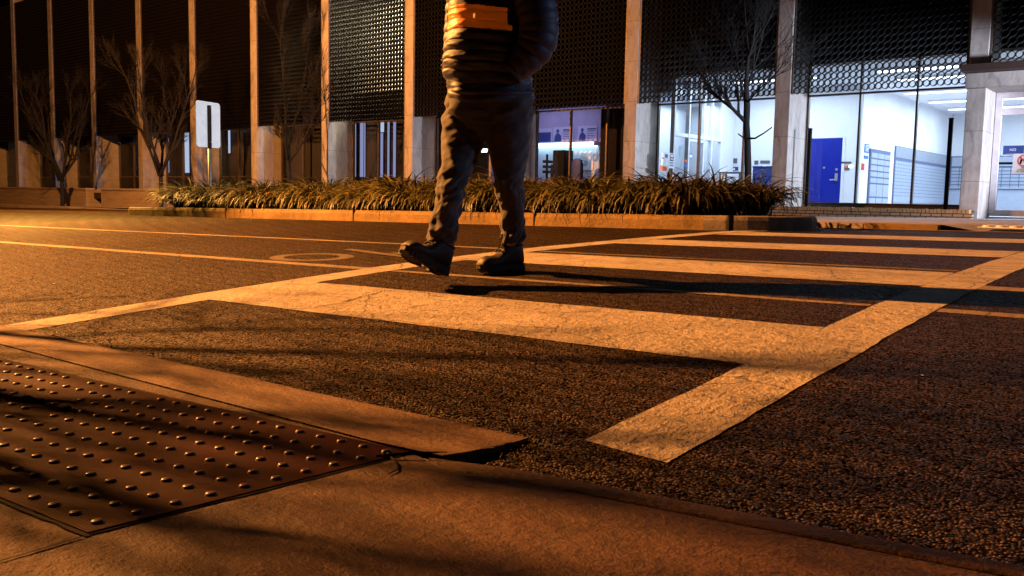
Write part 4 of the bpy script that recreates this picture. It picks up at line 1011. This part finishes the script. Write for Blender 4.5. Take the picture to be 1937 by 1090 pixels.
def leg(rows, seed, amp):
    rows = sm(interp_rows(rows, 1.5), 3); rings = []
    for (y, xl, xr, fw, bd) in rows:
        pts, c = ringat(y, xl, xr, fw, bd)
        for i, p in enumerate(pts):
            d = (p-c); d.z = 0; d.normalize()
            q = p*1.; ang = i/NS*2*math.pi
            lowf = sst(300, 470, y)
            n = mnoise.noise(Vector((p.x*5+seed, p.y*5, p.z*16+.8*math.sin(ang*1.5+seed))))*1.+.5*mnoise.noise(Vector((p.x*12, p.y*12+seed, p.z*34)))
            f1 = 1-abs(mnoise.noise(Vector((math.cos(ang)*.8+seed, math.sin(ang)*.8, p.z*11+1.2*math.sin(ang+seed)))))*2.6
            f2 = 1-abs(mnoise.noise(Vector((math.cos(ang)*1.6, math.sin(ang)*1.6+seed, p.z*26+1.6*math.cos(ang+seed)))))*2.6
            knee = math.exp(-((y-352)/26)**2)+.9*math.exp(-((y-445)/24)**2)+.5*math.exp(-((y-215)/25)**2)
            p += d*(amp*(.35+.8*lowf)*n+amp*(.7*(f1-.45)+.5*(f2-.45))*(.35+.9*knee))
        rings.append(pts)
    return rings
ll = [(165, 915, 1008, 4.50, .15), (200, 914, 1008, 4.48, .145), (230, 916, 1005, 4.47, .14), (265, 917, 1002, 4.46, .13), (290, 926, 1000, 4.45, .12), (320, 931, 994, 4.44, .105), (338, 932, 988, 4.43, .10), (352, 933, 989, 4.44, .098), (365, 936, 993, 4.46, .095), (380, 941, 993, 4.49, .09), (395, 946, 993, 4.52, .082), (410, 946, 993, 4.54, .08), (425, 944, 993, 4.56, .078), (440, 946, 994, 4.58, .078), (450, 945, 991, 4.58, .076), (457, 947, 986, 4.58, .070), (461, 950, 983, 4.58, .062)]
rl = [(165, 850, 925, 4.55, .14), (180, 848, 925, 4.54, .14), (193, 844, 924, 4.53, .14), (215, 840, 922, 4.52, .135), (234, 837, 920, 4.50, .13), (265, 836, 917, 4.47, .12), (290, 837, 909, 4.43, .115), (311, 836, 901, 4.40, .105), (325, 831, 895, 4.37, .10), (339, 829, 888, 4.35, .098), (352, 827, 882, 4.33, .095), (380, 824, 877, 4.30, .088), (399, 822, 872, 4.29, .084), (412, 817, 868, 4.28, .082), (424, 811, 866, 4.27, .082), (440, 809, 865, 4.26, .08), (450, 811, 862, 4.26, .078), (457, 815, 859, 4.26, .072), (463, 824, 857, 4.26, .062)]
q = MB(); q.loft(leg(ll, 3.1, .0145)); q.loft(leg(rl, 8.7, .0155))
# seat of the trousers joining both legs
hip = sm(interp_rows([(150, 852, 1004, 4.5, .15), (175, 850, 1007, 4.5, .155), (215, 843, 1006, 4.49, .15), (250, 846, 1000, 4.48, .12), (272, 880, 960, 4.47, .06)], 3), 2)
q.loft(leg(hip, 5.5, .009))
tro = q.build('trousers', M['trouser'], ppl, smooth=True)
sd_ = tro.modifiers.new('s', 'SUBSURF'); sd_.levels = sd_.render_levels = 1
# jacket: quilted torso
jk = [(-70, 880, 965, 4.5, .12), (-52, 856, 985, 4.5, .15), (-30, 850, 990, 4.5, .16), (0, 850, 990, 4.5, .165), (40, 849, 990, 4.49, .17), (70, 846, 994, 4.48, .172), (100, 841, 998, 4.48, .172), (120, 838, 1002, 4.48, .172), (140, 839, 1005, 4.49, .172), (155, 845, 1006, 4.49, .17), (170, 851, 1006, 4.49, .168), (182, 854, 1005, 4.49, .166), (190, 857, 1003, 4.49, .16)]
rows = sm(interp_rows(jk, 1.25), 2); rings = []; NSJ = NS
PB = 18.6
def facing(p, c):
    d = p-c; return math.atan2(d.dot(Vector(CF)), d.dot(Vector(CR)))      # 0 = image right, -pi/2 = toward viewer
ZIP = R(-108)
for (y, xl, xr, fw, bd) in rows:
    pts, c = ringat(y, xl, xr, fw, bd, pw=2.2)
    for i, p in enumerate(pts):
        a = facing(p, c); d = (p-c); d.z = 0; d.normalize()
        sag = 3.2*math.sin(2*a+.6)+7.0*mnoise.noise(Vector((a*1.1, y*.018, 0)))*sst(40, 90, y)
        ph = ((y-11+sag) % PB)/PB; puff = math.sqrt(max(0., math.sin(math.pi*ph)))
        am = (.006 if y < 66 and R(-168) < a < R(-50) else .010)*max(.15, .8+1.1*mnoise.noise(Vector((a*2, y*.05, 3))))
        zd = abs(a-ZIP-.0012*(y-60)); groove = -.016*math.exp(-(zd/.045)**2)
        p.z -= .028*max(0, -math.sin(a))*sst(140, 190, y)
        p += d*.012*sst(168, 176, y)
        p += d*(am*puff-.006+groove+.010*mnoise.noise(Vector((a*3.2, y*.035, 1.7)))*sst(60, 150, y)+.004*mnoise.noise(Vector((a*9, y*.16, 5))))
    rings.append(pts)
q = MB(); q.loft(rings, 0, True)
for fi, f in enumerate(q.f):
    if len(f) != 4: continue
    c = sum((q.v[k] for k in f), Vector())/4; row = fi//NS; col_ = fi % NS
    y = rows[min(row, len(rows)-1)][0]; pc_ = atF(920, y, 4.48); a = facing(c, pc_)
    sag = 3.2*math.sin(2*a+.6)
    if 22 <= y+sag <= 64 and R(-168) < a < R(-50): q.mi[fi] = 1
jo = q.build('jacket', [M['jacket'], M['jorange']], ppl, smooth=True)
_b = M['jorange'].node_tree.nodes['Principled BSDF']; _b.inputs['Emission Color'].default_value = (1, .17, .003, 1); _b.inputs['Emission Strength'].default_value = .07  # slight glow added so the orange band stays bright in shade
# zip pull
zp = atF(898, 29, 4.305); q = MB(); q.box((zp.x-.006, zp.y-.004, zp.z-.012), (zp.x+.006, zp.y+.004, zp.z+.008)); q.build('zip_pull', M['steel'], jo)
# sleeves
def sleeve(pts, seed):
    P = [(atF(x, y, f), r) for x, y, f, r in pts]; fine = []
    for (a, ra), (b, rb) in zip(P, P[1:]):
        n_ = max(3, int((b-a).length/.006))
        for i in range(n_): fine.append((a.lerp(b, i/n_), ra+(rb-ra)*i/n_))
    for _ in range(30):
        fine = [fine[0]]+[((a[0]+b[0]*2+c[0])/4, (a[1]+2*b[1]+c[1])/4) for a, b, c in zip(fine, fine[1:], fine[2:])]+[fine[-1]]
    q = MB(); rr = []; L = 0
    for i, (p, r) in enumerate(fine):
        if i: L += (p-fine[i-1][0]).length
        rr.append(r-.005+.007*math.sqrt(abs(math.sin(math.pi*L/.05+seed)))+.005*mnoise.noise(Vector((L*9, seed, 2)))+.004*mnoise.noise(Vector((L*20, seed, 0))))
    q.tube([p for p, r in fine], rr, 24); return q
q = sleeve([(972, -46, 4.42, .07), (1003, -20, 4.36, .092), (1017, 20, 4.33, .097), (1020, 62, 4.33, .095), (1012, 92, 4.33, .088), (990, 118, 4.33, .076), (965, 140, 4.33, .060)], 0); q.build('sleeve', M['jacket'], jo, smooth=True)
q = sleeve([(884, -46, 4.58, .07), (874, -15, 4.60, .074), (870, 30, 4.62, .072), (867, 75, 4.62, .07), (864, 108, 4.58, .066), (868, 140, 4.50, .055)], .5); q.build('sleeve', M['jacket'], jo, smooth=True)
# collar
q = MB(); q.loft([ringat(y, 880+dx, 958-dx, 4.5, .10)[0] for y, dx in ((-60, -6), (-78, 6), (-92, 10))]); q.build('collar', M['jacket'], jo, smooth=True)

# boots: sections along the foot
def boot(heel, toe, up_, shaft_top, name_parent, W=.062):
    heel, toe, up_ = Vector(heel), Vector(toe), Vector(up_); ax = (toe-heel); L = ax.length; ax.normalize()
    up_ = (up_-ax*up_.dot(ax)).normalized(); sd = ax.cross(up_)
    # sole
    secs = [(0, .030, .0), (.03, .036, 0), (.12, .040, 0), (.3, .038, .0), (.42, .038, .004), (.6, .050, .002), (.75, .052, .004), (.88, .044, .012), (.96, .030, .022), (1., .014, .03)]
    q = MB(); rings = []
    for t, w, rise in secs:
        c = heel+ax*(t*L); z0 = rise; arch = .012 if .28 < t < .45 else 0; z1 = .036+rise*.5
        ww = w*W/.052
        rings.append([c+sd*(-ww)+up_*(z0+arch), c+sd*ww+up_*(z0+arch), c+sd*(ww+.003)+up_*(z0+.012), c+sd*(ww+.001)+up_*z1, c-sd*(ww+.001)+up_*z1, c-sd*(ww+.003)+up_*(z0+.012)])
    q.loft(rings)
    for t, w, rise in ((.04, .034, 0), (.11, .038, 0), (.18, .039, 0), (.25, .037, 0), (.48, .043, .003), (.55, .047, .003), (.62, .05, .002), (.69, .051, .003), (.76, .052, .005), (.83, .048, .009), (.9, .042, .015)):
        c = heel+ax*(t*L); ww = w*W/.052+.004
        for sg_ in (-1, 1):
            P_ = [c+sd*(sg_*a)+ax*b_+up_*(rise+h_) for h_ in (-.003, .022) for a, b_ in ((ww*.45, -.008), (ww, -.008), (ww, .008), (ww*.45, .008))]
            q.add(P_, [(0, 1, 2, 3), (7, 6, 5, 4), (0, 4, 5, 1), (1, 5, 6, 2), (2, 6, 7, 3), (3, 7, 4, 0)])
    so_ = q
    # upper: sections, top profile drops from the ankle to the toe
    q = MB(); rings = []; n = 20
    prof_ = [(.01, .030, .10), (.05, .038, .15), (.14, .041, .185), (.22, .042, .195), (.30, .040, .190), (.37, .040, .160), (.44, .042, .128), (.52, .045, .106), (.60, .048, .093), (.70, .050, .090), (.8, .049, .093), (.88, .044, .087), (.94, .035, .074), (.98, .02, .056)]
    for t, w, h in prof_:
        c = heel+ax*(t*L); ww = w*W/.052; ring = []
        for k in range(n):
            a = 2*math.pi*k/n; cu, su_ = math.cos(a), math.sin(a); zz_ = .03+(h-.03)*(.5+.5*math.copysign(abs(su_)**.75, su_)); wx = ww*math.copysign(abs(cu)**.8, cu)*(1-.25*max(0, su_)**2)
            ring.append(c+sd*wx*(1+.06*mnoise.noise((c+up_*zz_)*45))+up_*(zz_+.006*mnoise.noise((c+sd*wx)*40)))
        rings.append(ring)
    q.loft(rings)
    st = Vector(shaft_top); b0 = heel+ax*(L*.20)+up_*.13; rings = []
    for i in range(9):
        t = i/8; c = b0.lerp(st, t); r = .048*(1-t)+.047*t+.004*math.sin(t*12)
        rings.append([c+ax*(r*1.25*math.cos(2*math.pi*k/n))+sd*(r*math.sin(2*math.pi*k/n)) for k in range(n)])
    q.loft(rings)
    bo = q.build('boot', M['boot'], name_parent, smooth=True)
    q = MB(); q.tube([heel+ax*(t*L)+sd*(s1*(w*W/.052+.001))+up_*(.038+rise*.5) for s1, seq in ((1, secs), (-1, secs[::-1])) for t, w, rise in seq], .0032, 6); q.build('welt', M['boot'], bo, smooth=True)
    so2 = so_.build('sole', M['sole'], bo, bevel=.004)
    q = MB()
    for t, h in ((.33, .180), (.37, .160), (.41, .141), (.45, .125), (.50, .111)):
        c = heel+ax*(t*L)+up_*(h+.002); q.tube([c-sd*.026-up_*.008, c-sd*.01+up_*.003, c+sd*.01+up_*.003+ax*.008, c+sd*.026-up_*.008+ax*.008], .0042, 5)
    c = heel+ax*(.33*L)+up_*.192; q.tube([c, c+sd*.03+ax*.015, c+sd*.045-up_*.03+ax*.01], .003, 5); q.tube([c, c-sd*.03+ax*.02, c-sd*.048-up_*.02+ax*.02], .003, 5)
    q.build('laces', M['sole'], bo)
    return bo
fdir = Vector((.02, -1, 0)).normalized()
toeL = Vector((*gp(905, 521.5), 0)); 
hl = Vector((*gp(978, 505), 0))
dirL = Vector((-.335, -.0, 0)); 
# rear foot flat on the road, toes toward the near kerb
dL = (Vector(CR)*-.80-Vector(CF)*.60).normalized(); heelL = toeL-dL*.275
for v in (toeL, heelL): v.z = G(v.x, v.y)+.004
boot(heelL, toeL, (0, 0, 1), atF(966, 440, 4.575), ppl, .053)
hR = atF(839, 522, 4.24); tR = atF(757, 484, 4.06)
boot(hR, tR, Vector((0, 0, 1)), atF(840, 440, 4.265), ppl, .056)
# body under the clothes: one continuous skin
ed_, vs_, rad_ = [], [], []
def nodep(p, r, par=None):
    vs_.append(Vector(p)); rad_.append(r)
    if par is not None: ed_.append((par, len(vs_)-1))
    return len(vs_)-1
pel = nodep(atF(925, 190, 4.5), .11); sp1 = nodep(atF(922, 110, 4.5), .11, pel); sp2 = nodep(atF(920, 20, 4.5), .13, sp1); nk = nodep(atF(919, -68, 4.5), .055, sp2); hd0 = nodep(atF(917, -95, 4.48), .06, nk); hd1 = nodep(atF(915, -128, 4.47), .085, hd0); hd2 = nodep(atF(915, -158, 4.48), .075, hd1)
for sgn, xs_ in ((1, [(975, -35, 4.42, .05), (1008, 20, 4.34, .045), (1012, 80, 4.33, .04), (985, 118, 4.35, .03), (972, 130, 4.37, .022)]), (-1, [(877, -35, 4.58, .05), (864, 20, 4.61, .045), (858, 90, 4.60, .04), (862, 138, 4.48, .03), (872, 155, 4.46, .022)])):
    pr_ = sp2
    for (x, y, f, r) in xs_: pr_ = nodep(atF(x, y, f), r, pr_)
for xs_ in ([(962, 215, 4.48, .08), (963, 345, 4.44, .05), (968, 440, 4.57, .03), (966, 468, 4.57, .025)], [(882, 215, 4.52, .08), (858, 345, 4.34, .05), (843, 440, 4.265, .03), (841, 466, 4.25, .025)]):
    pr_ = pel
    for (x, y, f, r) in xs_: pr_ = nodep(atF(x, y, f), r, pr_)
me = bpy.data.meshes.new('body'); me.from_pydata([tuple(v-ppl.location) for v in vs_], ed_, []); bo_ = bpy.data.objects.new('body', me); COL.objects.link(bo_); bo_.parent = ppl
me.materials.append(M['skin'])
sk = bo_.modifiers.new('skin', 'SKIN'); sk.use_smooth_shade = True
for v, r in zip(me.skin_vertices[0].data, rad_): v.radius = (r, r)
me.skin_vertices[0].data[0].use_root = True
ss = bo_.modifiers.new('sub', 'SUBSURF'); ss.levels = ss.render_levels = 2
q = MB(); hc_ = atF(916, -140, 4.49); rings = []
for i in range(8):
    a = math.pi*i/7*.62; rr_ = .105*math.sin(a)+.001; rings.append([hc_+Vector((rr_*math.cos(2*math.pi*k/16), rr_*1.1*math.sin(2*math.pi*k/16)+.015, .115*math.cos(a)+.02)) for k in range(16)])
q.loft(rings); q.build('hair', M['hair'], ppl, smooth=True)

# ------------------------------------------------------------------ light
w = bpy.data.worlds.new('World'); S.world = w; w.use_nodes = True; nt = w.node_tree
sky = nt.nodes.new('ShaderNodeTexSky'); sky.sky_type = 'NISHITA'; sky.sun_disc = False; sky.sun_elevation = R(1.); sky.sun_rotation = R(250)
nt.links.new(mix(nt, sky.outputs[0], (1., .34, .12), 1., 'MULTIPLY'), nt.nodes['Background'].inputs[0]); nt.nodes['Background'].inputs[1].default_value = .0005
def lamp(name, typ, loc, energy, col, **k):
    l = bpy.data.lights.new(name, typ); l.energy = energy; l.color = col
    for a, b in k.items(): setattr(l, a, b)
    o = bpy.data.objects.new(name, l); COL.objects.link(o); o.location = loc; return o
def aim(o, t): o.rotation_euler = (Vector(t)-o.location).to_track_quat('-Z', 'Y').to_euler()
SOD = (1., .355, .074)
o = lamp('sodium_street_light', 'SPOT', (-13.8, 1.35, 6.4), 44000, SOD, shadow_soft_size=.05, spot_size=R(114), spot_blend=.3); aim(o, (-5, 2.5, 0))
o = lamp('sodium_street_light', 'SPOT', (-24.5, 9.3, 7.5), 18000, SOD, shadow_soft_size=.10, spot_size=R(152), spot_blend=.35); aim(o, (-29, 21, 2))
o = lamp('sodium_street_light', 'SPOT', (-20, 7.4, 6.2), 19000, (1, .46, .085), shadow_soft_size=.14, spot_size=R(118), spot_blend=.6); aim(o, (-19, 7, 0))
o = lamp('cool_forecourt_light', 'SPOT', (7, 14.5, 3.2), 6500, (.72, .80, 1.), spot_size=R(46), spot_blend=.5, shadow_soft_size=.2); aim(o, (-20, 14.5, 3.5))
COOL = (.66, .83, 1.)
def area(name, loc, sx, sy, e, col=COOL, t=None):
    o = lamp(name, 'AREA', loc, e, col, shape='RECTANGLE', size=sx, size_y=sy)
    if t: aim(o, t)
    return o
area('lobby_light', (-10.3, 24., 3.78), 3, 2.5, 190); area('lobby_light', (-4.5, 29, 3.78), 6, 9, 1000); area('vestibule_light', (XL8-.75, 24, 3.4), 1., 2.5, 95)
lamp('cool_side_light', 'POINT', (7, 10.5, 5), 200, (.66, .76, 1.), shadow_soft_size=.3)
o = lamp('added_rim_spot', 'SPOT', (7, 10.5, 4), 1300, (.42, .6, 1.), spot_size=R(10), spot_blend=.6, shadow_soft_size=.2); aim(o, (-2.9, 3.5, 1.25))  # added narrow beam on the person alone, for a cool rim
o = lamp('added_reveal_spot', 'SPOT', (4, 18.5, 2.6), 13000, (.74, .80, 1.), spot_size=R(34), spot_blend=.4, shadow_soft_size=.15); aim(o, (-12, 21, 1.6))  # added unseen spot that brightens the stone reveals near the entrance
area('office_light', (-17.5, 23.3, 3.65), 2.5, 1.5, 40, (.66, .66, 1.)); area('blind_room_light', (-14.5, YW+.42, 3.25), 2, .1, 4, (.6, .6, 1))
area('upper_light', (-24.7, YW+1.6, 8.35), 6, 1.5, 2000, (1, .86, .6))
